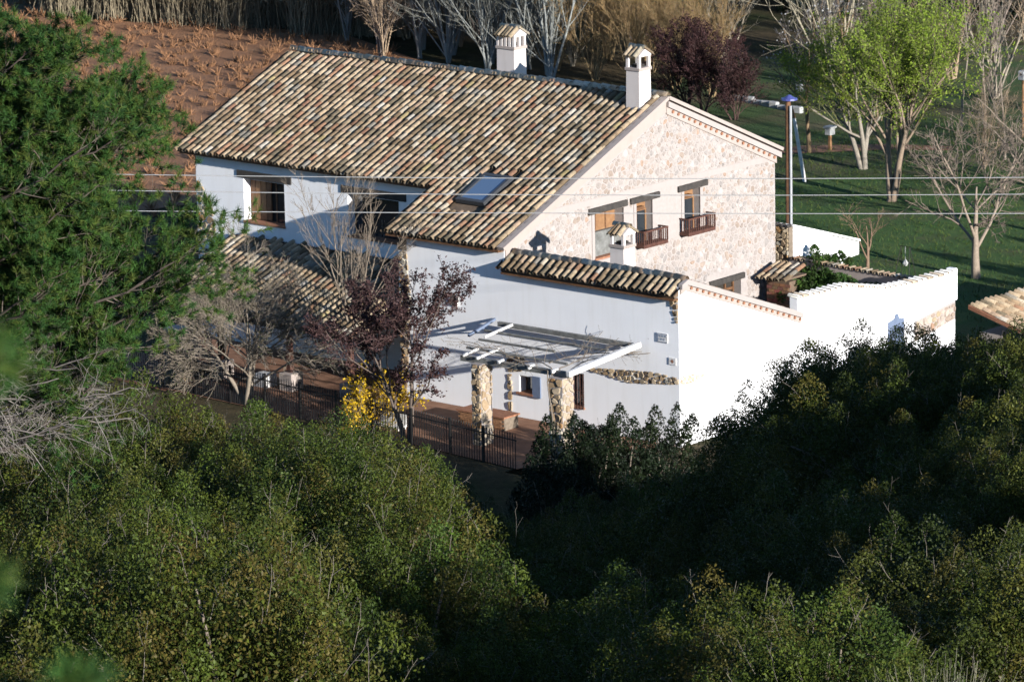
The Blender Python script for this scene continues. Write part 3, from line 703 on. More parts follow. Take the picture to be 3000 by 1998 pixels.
back = tag(obj('back_wall', wall_mesh([(XG+.05, GZ), (-.36, GZ), (-.36, 2.2), (XG+.05, 2.35)], [], (0, 17.0, 0), (1, 0, 0), (0, 0, 1), (0, -1, 0), .3), M['cream'], None), 'low cream wall with clay coping closing the courtyard behind the ivy', 'wall')
place_tiles(back, [frame(np.array([x, 16.92, 2.36-.02*(x-XG)]), np.array([1., 0, 0]), np.array([0, .8, .0]), np.array([0, 0, 1.])) for x in np.arange(XG+.3, -.4, .27)], 60)

# ------------------------------------------------------------------ shed behind the gable, tiled porch in the courtyard
shed = empty('shed', (XG, 18, GZ), 'small white shed with stone pier behind the stone gable', 'shed')
sx0 = XG+.02
s1 = rel(obj('wall', wall_mesh([(17.32, GZ), (20.6, GZ), (20.6, 1.7), (21.65, 1.75), (21.65, 2.25), (17.32, 3.55)], [], (sx0, 0, 0), (0, 1, 0), (0, 0, 1), (1, 0, 0), .35), M['white'], shed), shed)
s2 = rel(obj('stone_pier', wall_mesh([(XG-1.3, GZ), (XG+.019, GZ), (XG+.019, 3.58), (XG-1.3, 3.75)], [], (0, 17.05, 0), (1, 0, 0), (0, 0, 1), (0, -1, 0), .26), M['darkmortar'], shed), shed)
stonework(s2, [(XG-1.28, 0), (XG+.0, 0), (XG+.0, 3.56), (XG-1.28, 3.72)], (0, 17.046, 0), (1, 0, 0), (0, 0, 1), (0, -1, 0), .17, .05, .01, STONE_TAN, 51)
b = MB(); b.prism([(17.3, 3.58), (21.7, 2.28), (21.7, 2.36), (17.3, 3.68)], (XG-3, 0, 0), (0, 1, 0), (0, 0, 1), (1, 0, 0), 3.06); sr = rel(b.build('roof', M['tile'], shed), shed)
for i in range(5):
    MB().tube((XG-1.2+i*.28, 17.0, 3.62), (XG-1.2+i*.28, 17.3, 3.62), .07, .07, 6).build('beam_end', M['lintel'], s2)
po = empty('courtyard_porch', (XG+1, 15, GZ), 'little tiled canopy over a brick recess against the stone gable', 'porch')
b = rel(MB().box(XG+.45, XG+1.55, 15.05, 16.1, GZ, 1.95).build('brick_recess', M['deck'], po), po)
for r_ in range(12):
    for c_ in range(4):
        t_ = (.22+random.uniform(-.05, .06), .10+random.uniform(-.03, .03), .065)
        MB().box(XG+.47+c_*.265+(r_ % 2)*.1, XG+.47+c_*.265+.245+(r_ % 2)*.1, 15.02, 15.06, .3+r_*.13, .3+r_*.13+.11, t_).build('brick', M['brick'], b)
rf = MB().beam((XG+.3, 15.3, 2.12), (XG+1.7, 15.3, 2.12), 1.3, .07).build('roof', M['deck'], po); rel(rf, po)
place_tiles(rf, slope_slots(XG+.25, XG+1.75, 14.6, 1.98, .33, 1.3, 1), 40)

# neighbour's shed roof at the lower edge of the garden
nb = empty('neighbour_shed', (.2, 22.5, -2.0), 'red tiled outbuilding roof showing above the dark bushes beyond the wall', 'shed')
nb.rotation_euler.z = math.pi/2
MB().box(-3.3, 4.6, -2.9, .7, -.3, 2.0).build('wall', M['cream'], nb)
b = MB().add([(-3.5, -3.1, 1.86), (4.8, -3.1, 1.86), (4.8, 1.1, 3.06), (-3.5, 1.1, 3.06), (-3.5, -3.1, 1.78), (4.8, -3.1, 1.78), (4.8, 1.1, 2.9), (-3.5, 1.1, 2.9)], [(0, 1, 2, 3), (4, 7, 6, 5), (0, 4, 5, 1), (1, 5, 6, 2), (2, 6, 7, 3), (3, 7, 4, 0)])
nr = b.build('roof', M['terracotta'], nb)
place_tiles(nr, slope_slots(-3.5, 4.8, -3.15, 1.82, .286, 4.3, 1), 300)

# ------------------------------------------------------------------ lean-to porch in front of the long white wall
porch = empty('lean_to_porch', (-19, 0, GZ), 'tiled lean-to porch roof on posts below the white farmhouse front', 'porch')
PZ, PY, PP = 3.74, -2.15, .36
px0, px1 = -24.5, XW-.02
pr = MB(); ye, ze = PY+.08, PZ-PP*(YW-PY-.08)
pr.add([(px0, ye, ze-.08), (px1, ye, ze-.08), (px1, YW-.01, PZ-.08), (px0, YW-.01, PZ-.08), (px0, ye, ze), (px1, ye, ze), (px1, YW-.01, PZ), (px0, YW-.01, PZ)],
       [(0, 3, 2, 1), (4, 5, 6, 7), (0, 1, 5, 4), (1, 2, 6, 5), (2, 3, 7, 6), (3, 0, 4, 7)])
pr = rel(pr.build('roof', M['deck'], porch), porch)
LP = (YW-PY)/math.cos(math.atan(PP))
place_tiles(pr, slope_slots(px0, px1, PY, PZ-PP*(YW-PY), PP, LP, 1), 300)
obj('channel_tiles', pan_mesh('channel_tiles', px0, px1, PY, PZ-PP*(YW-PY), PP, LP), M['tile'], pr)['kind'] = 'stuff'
rel(MB().beam((px0+.1, PY+.35, ze-.1), (px1-.1, PY+.35, ze-.1), .2, .24).build('beam', M['lintel'], porch), porch)
for x in (-20.9, -17.3, -14.2):
    rel(MB().box(x-.1, x+.1, PY+.25, PY+.45, .1, ze-.22).build('post', M['rail'], porch, bevel=.012), porch)
    rel(MB().box(x-.34, x+.34, PY+.05, PY+.7, -.75, .1).build('post_base', M['cream'], porch, bevel=.03), porch)
stove = tag(MB().box(-18.9, -18.2, -2.2, -1.6, -.72, -.1).build('planter_box', M['paint'], None, bevel=.02), 'white planter box standing in the shade of the porch', 'planter')

# stone gate pillar near the fence
gp = empty('gate_pillar', (-21.6, -3.4, GZ), 'tall pale stone pillar by the iron fence, lit by the sun', 'pillar')
rel(MB().box(-22.0, -21.35, -3.75, -3.05, -.9, 1.55).build('core', M['mortar'], gp), gp)
for fr_, pol, sd_ in ((((0, -3.752, 0), (1, 0, 0), (0, 0, 1), (0, -1, 0)), [(-22.0, -.8), (-21.35, -.8), (-21.35, 1.54), (-22.0, 1.54)], 61), (((-21.348, 0, 0), (0, 1, 0), (0, 0, 1), (1, 0, 0)), [(-3.75, -.8), (-3.05, -.8), (-3.05, 1.54), (-3.75, 1.54)], 62)):
    c_ = empty('masonry'); c_.parent = gp; rel(c_, gp)
    stonework(c_, pol, *fr_, .24, .035, .012, [((.33, .26, .17), 2), ((.36, .30, .21), 2), ((.28, .21, .13), 1)], sd_)

# ------------------------------------------------------------------ pergola against the annex
perg = empty('pergola', (-4, -2, GZ), 'weathered white pergola with stone pillars against the annex wall', 'pergola')
PO, PI = -3.85, -.35
def pbeam(a, b, w, h, mat='grey', nm='beam'): return rel(MB().beam(a, b, w, h).build(nm, M[mat], perg, bevel=.012), perg)
pbeam((-6.9, PO, 2.45), (-1.80, PO, 2.52), .14, .2)
pbeam((-8.15, PI, 2.90), (-1.70, PI, 2.93), .14, .17)
pbeam((-1.72, PO-.25, 2.60), (-1.60, PI+.1, 2.98), .17, .2, 'paint', 'end_beam')
for k, (y, xa, xb_) in enumerate(((-3.1, -7.3, -2.6), (-2.2, -7.5, -3.9), (-1.3, -8.0, -2.2))):
    z = 2.52+(y-PO)/(PI-PO)*.4+.06
    pbeam((xa, y, z-.03), (xb_, y+.03, z), .09, .08, 'grey', 'slat')
for x, w0, w1 in ((-6.7, -4.0, -3.2), (-7.4, -2.0, -.5), (-6.0, -4.05, -2.9)):
    pbeam((x, w0, 2.60+(w0-PO)*.11), (x+.05, w1, 2.62+(w1-PO)*.11), .09, .09, 'paint', 'rafter')
for x in (-5.0, -3.6, -2.5):
    pbeam((x, PO-.2, 2.57), (x+.03, PO+.08, 2.61), .1, .12, 'paint', 'rafter_end')
for x, w_, sd_ in ((-5.95, .44, 63), (-2.25, .62, 65)):
    pil = rel(MB().box(x-w_/2, x+w_/2, PO-.3, PO+.3, -.9, 2.40).build('pillar', M['mortar'], perg), perg)
    stonework(pil, [(x-w_/2, -.85), (x+w_/2, -.85), (x+w_/2, 2.39), (x-w_/2, 2.39)], (0, PO-.302, 0), (1, 0, 0), (0, 0, 1), (0, -1, 0), .2, .05, .012, STONE_TAN, sd_)
    stonework(pil, [(PO-.3, -.85), (PO+.3, -.85), (PO+.3, 2.39), (PO-.3, 2.39)], (x+w_/2+.002, 0, 0), (0, 1, 0), (0, 0, 1), (1, 0, 0), .22, .04, .012, [((.33, .26, .185), 2), ((.36, .30, .22), 2), ((.29, .21, .13), 1)], sd_+1)
# iron bracket above the pergola
bk = tag(MB().beam((-8.6, -.02, 2.95), (-8.6, -1.5, 2.60), .09, .09).beam((-8.6, -.02, 2.45), (-8.6, -.75, 2.75), .05, .05).build('awning_bracket', M['bluegrey'], None), 'dark blue iron bracket slanting out from the white wall above the pergola', 'bracket')
# brick bench
bp = empty('brick_planter', (-7.6, -1.5, GZ), 'low brick planter against the white wall under the pergola', 'planter')
core = rel(MB().box(-8.75, -6.55, -1.98, -1.2, -.85, -.12).build('core', M['darkmortar'], bp), bp)
for r_ in range(9):
    for c_ in range(10):
        x = -8.74+c_*.22+(r_ % 2)*.09
        if x+.2 > -6.53: continue
        k_ = random.uniform(.8, 1.2); MB().box(x, x+.2, -2.0, -1.97, -.8+r_*.075, -.8+r_*.075+.062, (.30*k_, .155*k_, .08*k_)).build('brick', M['brick'], core)
rel(MB().box(-8.8, -6.5, -2.04, -1.15, -.118, -.06).build('coping', M['terracotta'], bp), bp)

# ------------------------------------------------------------------ iron fence on a low wall
fe = empty('iron_fence', (-14, -5, -.7), 'black wrought iron fence with spear points running along the terrace', 'fence')
fp = [(-26.0, -4.05, -.62), (-21.5, -4.4, -.66), (-12.0, -5.0, -.80), (-6.0, -5.55, -.84), (-2.6, -5.9, -.86)]
bar = MB().beam((0, 0, 0), (0, 0, 1.42), .022, .022, up=(1, 0, 0)).add([(-.025, 0, 1.42), (0, -.025, 1.42), (.025, 0, 1.42), (0, .025, 1.42), (0, 0, 1.53)], [(0, 1, 4), (1, 2, 4), (2, 3, 4), (3, 0, 4)]).mesh('bar'); bar.materials.append(M['iron'])
post = MB().box(-.035, .035, -.035, .035, -.05, 1.56).mesh('post'); post.materials.append(M['iron'])
for i in range(len(fp)-1):
    A, B = np.array(fp[i]), np.array(fp[i+1]); L = np.linalg.norm(B-A); n = int(L/.128); d = B-A
    for k in range(n):
        p = A+d*(k+.5)/n; rel(obj('bar', bar, None, fe, Matrix.Translation(Vector(p)+Vector((0, 0, .05)))), fe)
    for k in range(int(L/2.3)+1):
        p = A+d*k/(int(L/2.3)+1); rel(obj('post', post, None, fe, Matrix.Translation(Vector(p))), fe)
    for h in (.16, 1.3):
        rel(MB().beam(tuple(A+[0, 0, h]), tuple(B+[0, 0, h]), .02, .045).build('rail', M['iron'], fe), fe)
lw = MB()
for i in range(len(fp)-1):
    a_, b_ = fp[i], fp[i+1]; zb = -3.2
    lw.add([(a_[0], a_[1]-.16, zb), (b_[0], b_[1]-.16, zb), (b_[0], b_[1]+.16, zb), (a_[0], a_[1]+.16, zb), (a_[0], a_[1]-.16, a_[2]), (b_[0], b_[1]-.16, b_[2]), (b_[0], b_[1]+.16, b_[2]), (a_[0], a_[1]+.16, a_[2])],
           [(0, 3, 2, 1), (4, 5, 6, 7), (0, 1, 5, 4), (1, 2, 6, 5), (2, 3, 7, 6), (3, 0, 4, 7)])
lw = tag(lw.build('low_wall', M['cream'], None), 'low plastered wall carrying the iron fence along the terrace', 'wall')
cp = MB()
for i in range(len(fp)-1): cp.beam((fp[i][0], fp[i][1], fp[i][2]+.02), (fp[i+1][0]-.003, fp[i+1][1], fp[i+1][2]+.02), .4, .05)
cp.build('coping', M['terracotta'], lw)
ep = tag(MB().box(-2.75, -2.0, -6.35, -5.7, -2.6, -.7).build('wall_pier', M['white'], None, bevel=.02), 'white plastered pier with brick edge ending the low fence wall', 'pier')
for k in range(6): MB().box(-2.76+k*.13, -2.76+k*.13+.11, -6.38, -5.66, -.698, -.62, (.5, .26, .15)).build('brick', M['brick'], ep)
# white bench on the terrace
be = empty('garden_bench', (-10.2, -4.1, -.85), 'white garden bench standing behind the fence below the yellow blossom', 'bench')
rel(MB().box(-10.9, -9.6, -4.3, -3.85, -.48, -.42).build('seat', M['paint'], be), be); rel(MB().box(-10.9, -9.6, -3.87, -3.82, -.42, -.05).build('backrest', M['paint'], be), be)
for x in (-10.85, -9.7):
    for y in (-4.28, -3.92): rel(MB().box(x, x+.06, y, y+.06, -.9, -.481).build('leg', M['paint'], be), be)

# ------------------------------------------------------------------ posts, lamp, wires
lp = empty('lamp_post', (-10.5, 20.2, -.6), 'tall brown timber post with steel pipe and blue cap rising behind the gable', 'lamp post')
rel(MB().tube((-10.5, 20.2, -.7), (-10.5, 20.2, 8.0), .125, .11, 10).build('pole', M['wood'], lp), lp)
rel(MB().tube((-10.33, 20.14, -.6), (-10.33, 20.14, 7.75), .055, .055, 8).build('pipe', M['steel'], lp), lp)
cpz = MB().tube((-10.42, 20.18, 7.98), (-10.42, 20.18, 8.05), .34, .32, 12).tube((-10.42, 20.18, 8.051), (-10.42, 20.18, 8.18), .24, .05, 12); rel(cpz.build('cap', M['bluecap'], lp), lp)
ln = empty('leaning_pole', (-26.5, 42.6, -.6), 'thin white pole leaning beside the lamp post, yellow tip', 'pole')
rel(MB().tube((-26.4, 42.3, -.7), (-26.85, 42.1, 2.35), .09, .08, 8).build('pole', M['paint'], ln), ln)
rel(MB().tube((-26.85, 42.1, 2.352), (-26.92, 42.08, 2.75), .08, .05, 8).build('tip', M['oak'], ln), ln)
bb = empty('bird_house', (-30.2, 49.3, -.6), 'white bird house on a short stake on the garden bank', 'bird house')
rel(MB().box(-30.26, -30.14, 49.24, 49.36, -.7, .15).build('stake', M['oak'], bb), bb)
rel(MB().box(-30.36, -30.04, 49.1, 49.5, .151, .48).build('box', M['box'], bb, bevel=.02), bb); rel(MB().beam((-30.2, 49.05, .53), (-30.2, 49.55, .53), .44, .08).build('roof', M['box'], bb), bb)
nbx = tag(MB().box(-30.95, -30.65, 47.6, 47.9, 2.4, 2.75).build('nest_box', M['box'], None, bevel=.03), 'white nest box hung on the trunk of the blossoming tree', 'nest box'); MB().tube((-30.8, 47.59, 2.6), (-30.8, 47.61, 2.6), .05).build('hole', M['interior'], nbx)
lan = tag(MB().box(-24.8, -24.45, 57.05, 57.4, 2.2, 2.65).build('nest_box', M['box'], None, bevel=.03), 'white nest box among the bare trees at the right edge', 'nest box'); MB().tube((-24.6, 57.03, 2.5), (-24.6, 57.06, 2.5), .05).build('hole', M['interior'], lan)
MB().tube((-24.62, 57.25, -.7), (-24.62, 57.25, 2.2), .05).build('stake', M['oak'], lan)
for k, (x, y) in enumerate(zip(np.linspace(-42.5, -37.6, 9), np.linspace(57.8, 56.6, 9))):
    tag(MB().box(x-.28, x+.22, y-.15, y+.15, -.7, -.38+.05*(k % 3)).build('edging_block', M['box'], None, bevel=.05), 'whitewashed block in the edging row behind the lamp post', 'block', 'white edging blocks')
sw = empty('swing_frame', (-10.0, 27.4, -.6), 'slim metal swing frame with hanging glass lamp on the lawn', 'swing')
for x in (-10.4, -9.6):
    for y in (27.15, 27.75): rel(MB().tube((x, y, -.7), (-10.0+(x+10)*.55, 27.45, 0.85), .015, .015, 6).build('leg', M['iron'], sw), sw)
rel(MB().tube((-10.28, 27.45, .86), (-9.72, 27.45, .86), .015, .015, 6).build('bar', M['iron'], sw), sw)
rel(MB().tube((-10.0, 27.45, .3), (-10.0, 27.45, .85), .01, .01, 5).build('chain', M['steel'], sw), sw)
rel(MB().tube((-10.0, 27.45, .05), (-10.0, 27.45, .15), .08, .13, 10).tube((-10.0, 27.45, .151), (-10.0, 27.45, .3), .13, .04, 10).build('lamp', M['box'], sw), sw)

def wire(zl, zm, zr, label, s=140.):
    ts = np.linspace(-45, 45, 61); n = len(ts)
    A = np.array([[-10.3, zl], [0.09, zm], [15.68, zr]]); co = np.polyfit(A[:, 0], A[:, 1], 2)
    pts = [Vector((*st(s, t), float(np.polyval(co, t)))) for t in ts]; k = 5; V = []; r = .0135
    for p in pts:
        for q in range(k):
            a = 2*math.pi*q/k; V.append((p.x+FH[0]*r*math.cos(a), p.y+FH[1]*r*math.cos(a), p.z+r*math.sin(a)))
    Fc = [(i*k+q, i*k+(q+1) % k, (i+1)*k+(q+1) % k, (i+1)*k+q) for i in range(n-1) for q in range(k)]
    return tag(obj('power_line', mesh_np('power_line', np.array(V), [np.array(Fc)]), M['wire']), label, 'cable', 'power lines')

wire(13.66, 13.36, 13.08, 'topmost of the three pale power lines crossing before the house')
wire(13.16, 12.85, 12.56, 'middle of the three pale power lines crossing before the house')
wire(12.54, 12.28, 11.96, 'lowest of the three pale power lines crossing before the house')
# ------------------------------------------------------------------ ground
def m_ground():
    m, nt, b = new_mat('ground_soil'); p = pos(nt)
    n1 = noise(nt, .12, 6, .6, p); n2 = noise(nt, 2.2, 6, .7, p); n3 = noise(nt, 9, 4, .6, p)
    c1 = ramp(nt, n1.outputs[0], [(.38, (.035, .042, .016)), (.5, (.06, .05, .028)), (.66, (.10, .075, .045))])
    c2 = ramp(nt, n2.outputs[0], [(.3, (.55, .55, .5)), (.7, (1.25, 1.2, 1.1))])
    lnk(nt, mixc(nt, c1.outputs[0], c2.outputs[0], 1., 'MULTIPLY'), b.inputs['Base Color'])
    b.inputs['Roughness'].default_value = 1; b.inputs['Specular IOR Level'].default_value = .1
    bump(nt, b, n3.outputs[0], .8, .12); return m
M['ground'] = m_ground()
M['lawn'] = m_noise('lawn_grass', [(.30, (.11, .09, .045)), (.40, (.06, .085, .026)), (.52, (.042, .092, .02)), (.72, (.08, .12, .03))], .35, 1, 1.0, 16, .12, 10)
M['field'] = m_noise('dry_field_soil', [(.3, (.19, .092, .046)), (.55, (.27, .135, .068)), (.75, (.34, .19, .10))], .45, 1, .9, 7, .1, 8)
M['gravel'] = m_noise('gravel', [(.3, (.20, .17, .13)), (.7, (.34, .29, .23))], 3.5, 1, .6, 30, .03, 6)
M['clay'] = m_noise('clay_terrace', [(.3, (.17, .085, .05)), (.7, (.26, .14, .085))], 2.5, .95, .4, 18)
ss = np.concatenate([np.linspace(-70, 170, 161), np.geomspace(174, 900, 40)])
tt = np.concatenate([-np.geomspace(60, 500, 14)[::-1], np.linspace(-56, 70, 85), np.geomspace(75, 500, 14)])
SS, TT = np.meshgrid(ss, tt, indexing='ij'); ZZ = hz(SS, TT)
XX, YY = CAM[0]+SS*FH[0]+TT*RH[0], CAM[1]+SS*FH[1]+TT*RH[1]
ni, nj = SS.shape; ii, jj = np.meshgrid(np.arange(ni-1), np.arange(nj-1), indexing='ij'); q0 = (ii*nj+jj).ravel()
gm = mesh_np('ground', np.stack([XX, YY, ZZ-.02], -1).reshape(-1, 3), [np.stack([q0, q0+1, q0+nj+1, q0+nj], -1)[:, ::-1]], None, True)
tag(obj('ground', gm, M['ground']), 'dry scrubby earth of the hillside and valley floor', 'ground', kind='structure')
def sheet(name, poly, z, mat, label):
    me = bpy.data.meshes.new(name); me.from_pydata([(x, y, z) for x, y in poly], [], [tuple(range(len(poly)))]); me.update()
    return tag(obj(name, me, mat), label, name.replace('_', ' '), kind='structure')
sheet('lawn', [(4, 17.4), (24, 30), (14, 62), (-6, 60), (-17, 52), (-30, 40.5), (-30, 34), (-20, 24), (-13, 21.8), (-8, 21.8), (-8, 17.4)], -.585, M['lawn'], 'shaded green lawn behind the courtyard wall')
sheet('field', [(-48, 16), (-60, 12), (-110, 30), (-112, 44), (-92, 57), (-74, 62.5), (-62, 57), (-50, 44), (-44, 28)], -.59, M['field'], 'dry russet vineyard field behind the house')
sheet('terrace', [(-27, -4.2), (-12, -5), (-2.6, -5.9), (-1, -1), (-.05, -.02), (-8, -.02), (-13.3, -.02), (-13.3, 2.93), (-27, 2.93)], -.575, M['clay'], 'reddish clay terrace in front of the house')
sheet('path', [(-31, 47.6), (-28, 51), (-25.5, 52.5), (-26, 53.4), (-29, 52), (-33, 48.5), (-36, 46.5), (-35.6, 45.7)], -.575, M['clay'], 'narrow bare clay path across the garden bank')

M['bank'] = m_noise('weedy_bank', [(.34, (.10, .085, .045)), (.46, (.06, .07, .025)), (.58, (.04, .075, .02)), (.75, (.055, .09, .024))], .3, 1, 1.0, 10, .12, 10)
sheet('garden_bank', [(-30, 40.6), (-17, 52.1), (-8, 60), (-10, 74), (-40, 80), (-52, 66), (-44, 52)], -.592, M['bank'], 'weedy green and brown bank behind the lawn')
# ------------------------------------------------------------------ plants: branching and leaves
def tubes(P, R, sides=3):
    """P (m,n,3) polylines, R (m,n) radii -> verts, quads"""
    m, n, _ = P.shape
    T = np.gradient(P, axis=1); T /= np.linalg.norm(T, axis=2, keepdims=True)+1e-9
    a = np.where(np.abs(T[..., 2:3]) < .9, np.array([0, 0, 1.]), np.array([1., 0, 0])); u = np.cross(T, a); u /= np.linalg.norm(u, axis=2, keepdims=True)+1e-9; w = np.cross(T, u)
    ang = np.arange(sides)*2*math.pi/sides
    V = P[:, :, None, :]+R[:, :, None, None]*(u[:, :, None, :]*np.cos(ang)[:, None]+w[:, :, None, :]*np.sin(ang)[:, None])
    idx = np.arange(m*n*sides).reshape(m, n, sides); nx = np.roll(idx, -1, axis=2)
    F = np.stack([idx[:, :-1], nx[:, :-1], nx[:, 1:], idx[:, 1:]], -1).reshape(-1, 4)
    return V.reshape(-1, 3), F
def unit(v): return v/(np.linalg.norm(v, axis=-1, keepdims=True)+1e-9)
def path(S, D, L, n, wob, trop, rng):
    """polylines from starts S along D, length L, wobble and steady pull `trop`"""
    m = len(S); P = np.zeros((m, n, 3)); P[:, 0] = S; d = unit(D.copy())
    for k in range(1, n):
        d = unit(d+rng.normal(0, wob, (m, 3))+np.asarray(trop)); P[:, k] = P[:, k-1]+d*(L/(n-1))[:, None]
    return P
def grow(P, R, per, u0, u1, ang, Lr, rr, n, wob, trop, rng, angj=.25, Lbase=None, tipthin=.35):
    """children along parent branches"""
    m, k, _ = P.shape; cnt = m*per
    par = np.repeat(np.arange(m), per); u = u0+(u1-u0)*rng.random(cnt); f = u*(k-1); i = np.minimum(f.astype(int), k-2); fr = (f-i)[:, None]
    S = P[par, i]*(1-fr)+P[par, i+1]*fr; T = unit(P[par, i+1]-P[par, i]); rad = R[par, i]*(1-fr[:, 0])+R[par, i+1]*fr[:, 0]
    side = unit(np.cross(T, rng.normal(0, 1, (cnt, 3)))); a = (ang+rng.normal(0, angj, cnt))[:, None]
    D = T*np.cos(a)+side*np.sin(a)
    plen = np.linalg.norm(P[:, -1]-P[:, 0], axis=1)[par]
    L = (Lbase if Lbase is not None else plen*Lr)*(1.15-.55*u)*rng.uniform(.7, 1.25, cnt)
    Q = path(S, D, L, n, wob, trop, rng); r0 = rad*rr
    return Q, r0[:, None]*np.linspace(1, tipthin, n)[None, :]
def taper(r0, r1, n, m=1): return np.tile(np.linspace(r0, r1, n), (m, 1))
def leaves(C, size, rng, tint, nrm=None, nb=.0, asp=.5, jit=.25):
    """one diamond leaf at each centre"""
    n = len(C); d = unit(rng.normal(0, 1, (n, 3)))
    if nrm is not None: nn = unit(nrm*nb+rng.normal(0, 1, (n, 3))*(1-nb*.6))
    else: nn = unit(rng.normal(0, 1, (n, 3)))
    d = unit(d-nn*(d*nn).sum(1, keepdims=True)); w = np.cross(nn, d)
    s = (size*rng.uniform(.65, 1.3, n))[:, None]
    V = np.stack([C-d*s*.5, C+w*s*asp*.5, C+d*s*.5, C-w*s*asp*.5], 1).reshape(-1, 3)
    F = np.arange(4*n).reshape(n, 4); t = np.clip(tint*(1+rng.normal(0, jit, (n, 1))), .004, .9)
    return V, F, np.repeat(t, 4, 0)
class Plant:
    def __init__(s): s.V, s.F, s.T, s.n = [], [], [], 0
    def add(s, V, F, t):
        s.V.append(V); s.F.append(F+s.n); s.n += len(V); s.T.append(np.broadcast_to(np.asarray(t, float), V.shape)); return s
    def wood(s, P, R, t, sides=3):
        V, F = tubes(P, R, sides); return s.add(V, F, t)
    def mesh(s, name, mat, smooth=False):
        me = mesh_np(name, np.concatenate(s.V), [np.concatenate(s.F)], np.concatenate(s.T), smooth); me.materials.append(mat); return me

# ---- evergreen scrub bushes
LEAF_OLIVE = np.array([[.052, .064, .010], [.042, .056, .009], [.064, .067, .014], [.036, .054, .010], [.068, .058, .014], [.047, .069, .011]])
LEAF_SHADED = np.array([[.044, .056, .009], [.034, .048, .008], [.056, .062, .012], [.028, .040, .008], [.062, .056, .012]])  # darker copy of the olive palette, shade of the slope put into it
def scrub(seed, R, H, nclump, nleaf, lsize, pal, spiky=1.4, twigs=2, fill=.3):
    rng = np.random.default_rng(seed); cr, tr = Plant(), Plant()
    th = rng.uniform(0, 2*math.pi, nclump); cz = rng.uniform(-.05, 1, nclump)**.9; rad = np.sqrt(np.clip(1-cz*cz, 0, 1))
    k = rng.uniform(.72, 1.06, nclump)*(1+.12*np.sin(3*th+seed))
    C = np.stack([R*rad*np.cos(th)*k, R*rad*np.sin(th)*k, H*(.18+.78*np.maximum(cz, 0)*k)], 1)
    rc = rng.uniform(.28, .62, nclump)*R*.36; w = rc**2; cnt = np.maximum((nleaf*(1-fill)*w/w.sum()).astype(int), 8)
    par = np.repeat(np.arange(nclump), cnt); d = unit(rng.normal(0, 1, (len(par), 3))+np.array([0, 0, .45]))
    rr = rng.uniform(.35, 1.05, len(par))**.5; sc = np.stack([rc, rc, rc*spiky], 1)[par]
    taperz = np.clip(1.0-.45*np.maximum(d[:, 2], 0), .3, 1)[:, None]
    pos_ = C[par]+d*rr[:, None]*sc*np.concatenate([taperz, taperz, np.ones_like(taperz)], 1)
    ct = pal[rng.integers(0, len(pal), nclump)]*rng.uniform(.8, 1.2, (nclump, 1))
    V, F, T = leaves(pos_, lsize, rng, ct[par], d, .3, jit=.3); cr.add(V, F, T)
    nf = int(nleaf*fill); d = unit(rng.normal(0, 1, (nf, 3))); d[:, 2] = np.abs(d[:, 2]); q = rng.uniform(.55, .92, nf)[:, None]
    V, F, T = leaves(d*q*np.array([R, R, H]), lsize*1.25, rng, pal[rng.integers(0, len(pal), nf)]*.9, d, .3); cr.add(V, F, T)
    # stems
    ns = 14; S = np.zeros((ns, 3)); S[:, :2] = rng.normal(0, R*.12, (ns, 2)); S[:, 2] = -.4
    tips = C[rng.integers(0, nclump, ns)]*.85; P = np.stack([S+(tips-S)*u+np.array([0, 0, .3*math.sin(u*3.14)]) for u in np.linspace(0, 1, 5)], 1)
    tr.wood(P, taper(.05, .015, 5, ns), (.16, .13, .10), 4)
    m = nclump*twigs; par = np.repeat(np.arange(nclump), twigs); S = C[par]+rng.normal(0, 1, (m, 3))*rc[par][:, None]*.3
    D = unit(unit(C[par]*np.array([1, 1, .6]))*.7+np.array([0, 0, 1.])+rng.normal(0, .4, (m, 3)))
    P = path(S, D, rc[par]*rng.uniform(.7, 1.55, m), 4, .2, (0, 0, .0), rng); tr.wood(P, taper(.006, .003, 4, m), (.15, .13, .105), 3)
    P2, R2 = grow(P, taper(.008, .004, 4, m), 2, .35, .95, .7, .4, .8, 3, .2, (0, 0, .0), rng); tr.wood(P2, R2*.8, (.16, .14, .115), 3)
    return cr.mesh('crown', M['leaf']), tr.mesh('trunk', M['bark'])
def plant_obj(name, crown, trunk, loc, rot, sc, label, cat, group=None, szz=None):
    o = empty(name, loc, label, cat, group); o.rotation_euler.z = rot; o.scale = (sc, sc, szz or sc)
    if trunk is not None: obj('stems', trunk, None, o)['kind'] = 'stuff'
    if crown is not None: obj('crown', crown, None, o)
    return o
SUNNY = [scrub(100+i, 2.2, 2.5, 105, 64000, .047, LEAF_OLIVE, 1.45, 1, .2) for i in range(4)]
DARK = [scrub(200+i, 2.2, 2.4, 80, 50000, .052, LEAF_SHADED, 1.25, 1, .2) for i in range(3)]
prng = np.random.default_rng(5)
def scatter(region, step, variants, name, label, cat, group, smin, smax, avoid=None, sink=.35):
    """region: list of (s, t_left, t_right) rows"""
    k = 0
    for s, a, b in region:
        n = max(1, int((b-a)/step)); off = prng.uniform(0, .5)
        for i in range(n+1):
            t = a+(b-a)*(i+off*.5)/max(n, 1)+prng.normal(0, .25); s2 = s+prng.normal(0, .5)
            if t > b+.3: continue
            if avoid and avoid(s2, t): continue
            x, y = st(s2, t); c, tr = variants[k % len(variants)]; k += 1; sc = prng.uniform(smin, smax)
            plant_obj(name, c, tr, (x, y, float(hz(s2, t))-sink), prng.uniform(0, 6.28), sc, label, cat, group, sc*prng.uniform(.9, 1.2))
def edge(s): return float(np.interp(s, [56, 60, 65, 70, 80, 88, 96, 100], [4.4, 4.4, 4.0, 3.3, 2.0, .3, -2.0, -3.4]))-.9
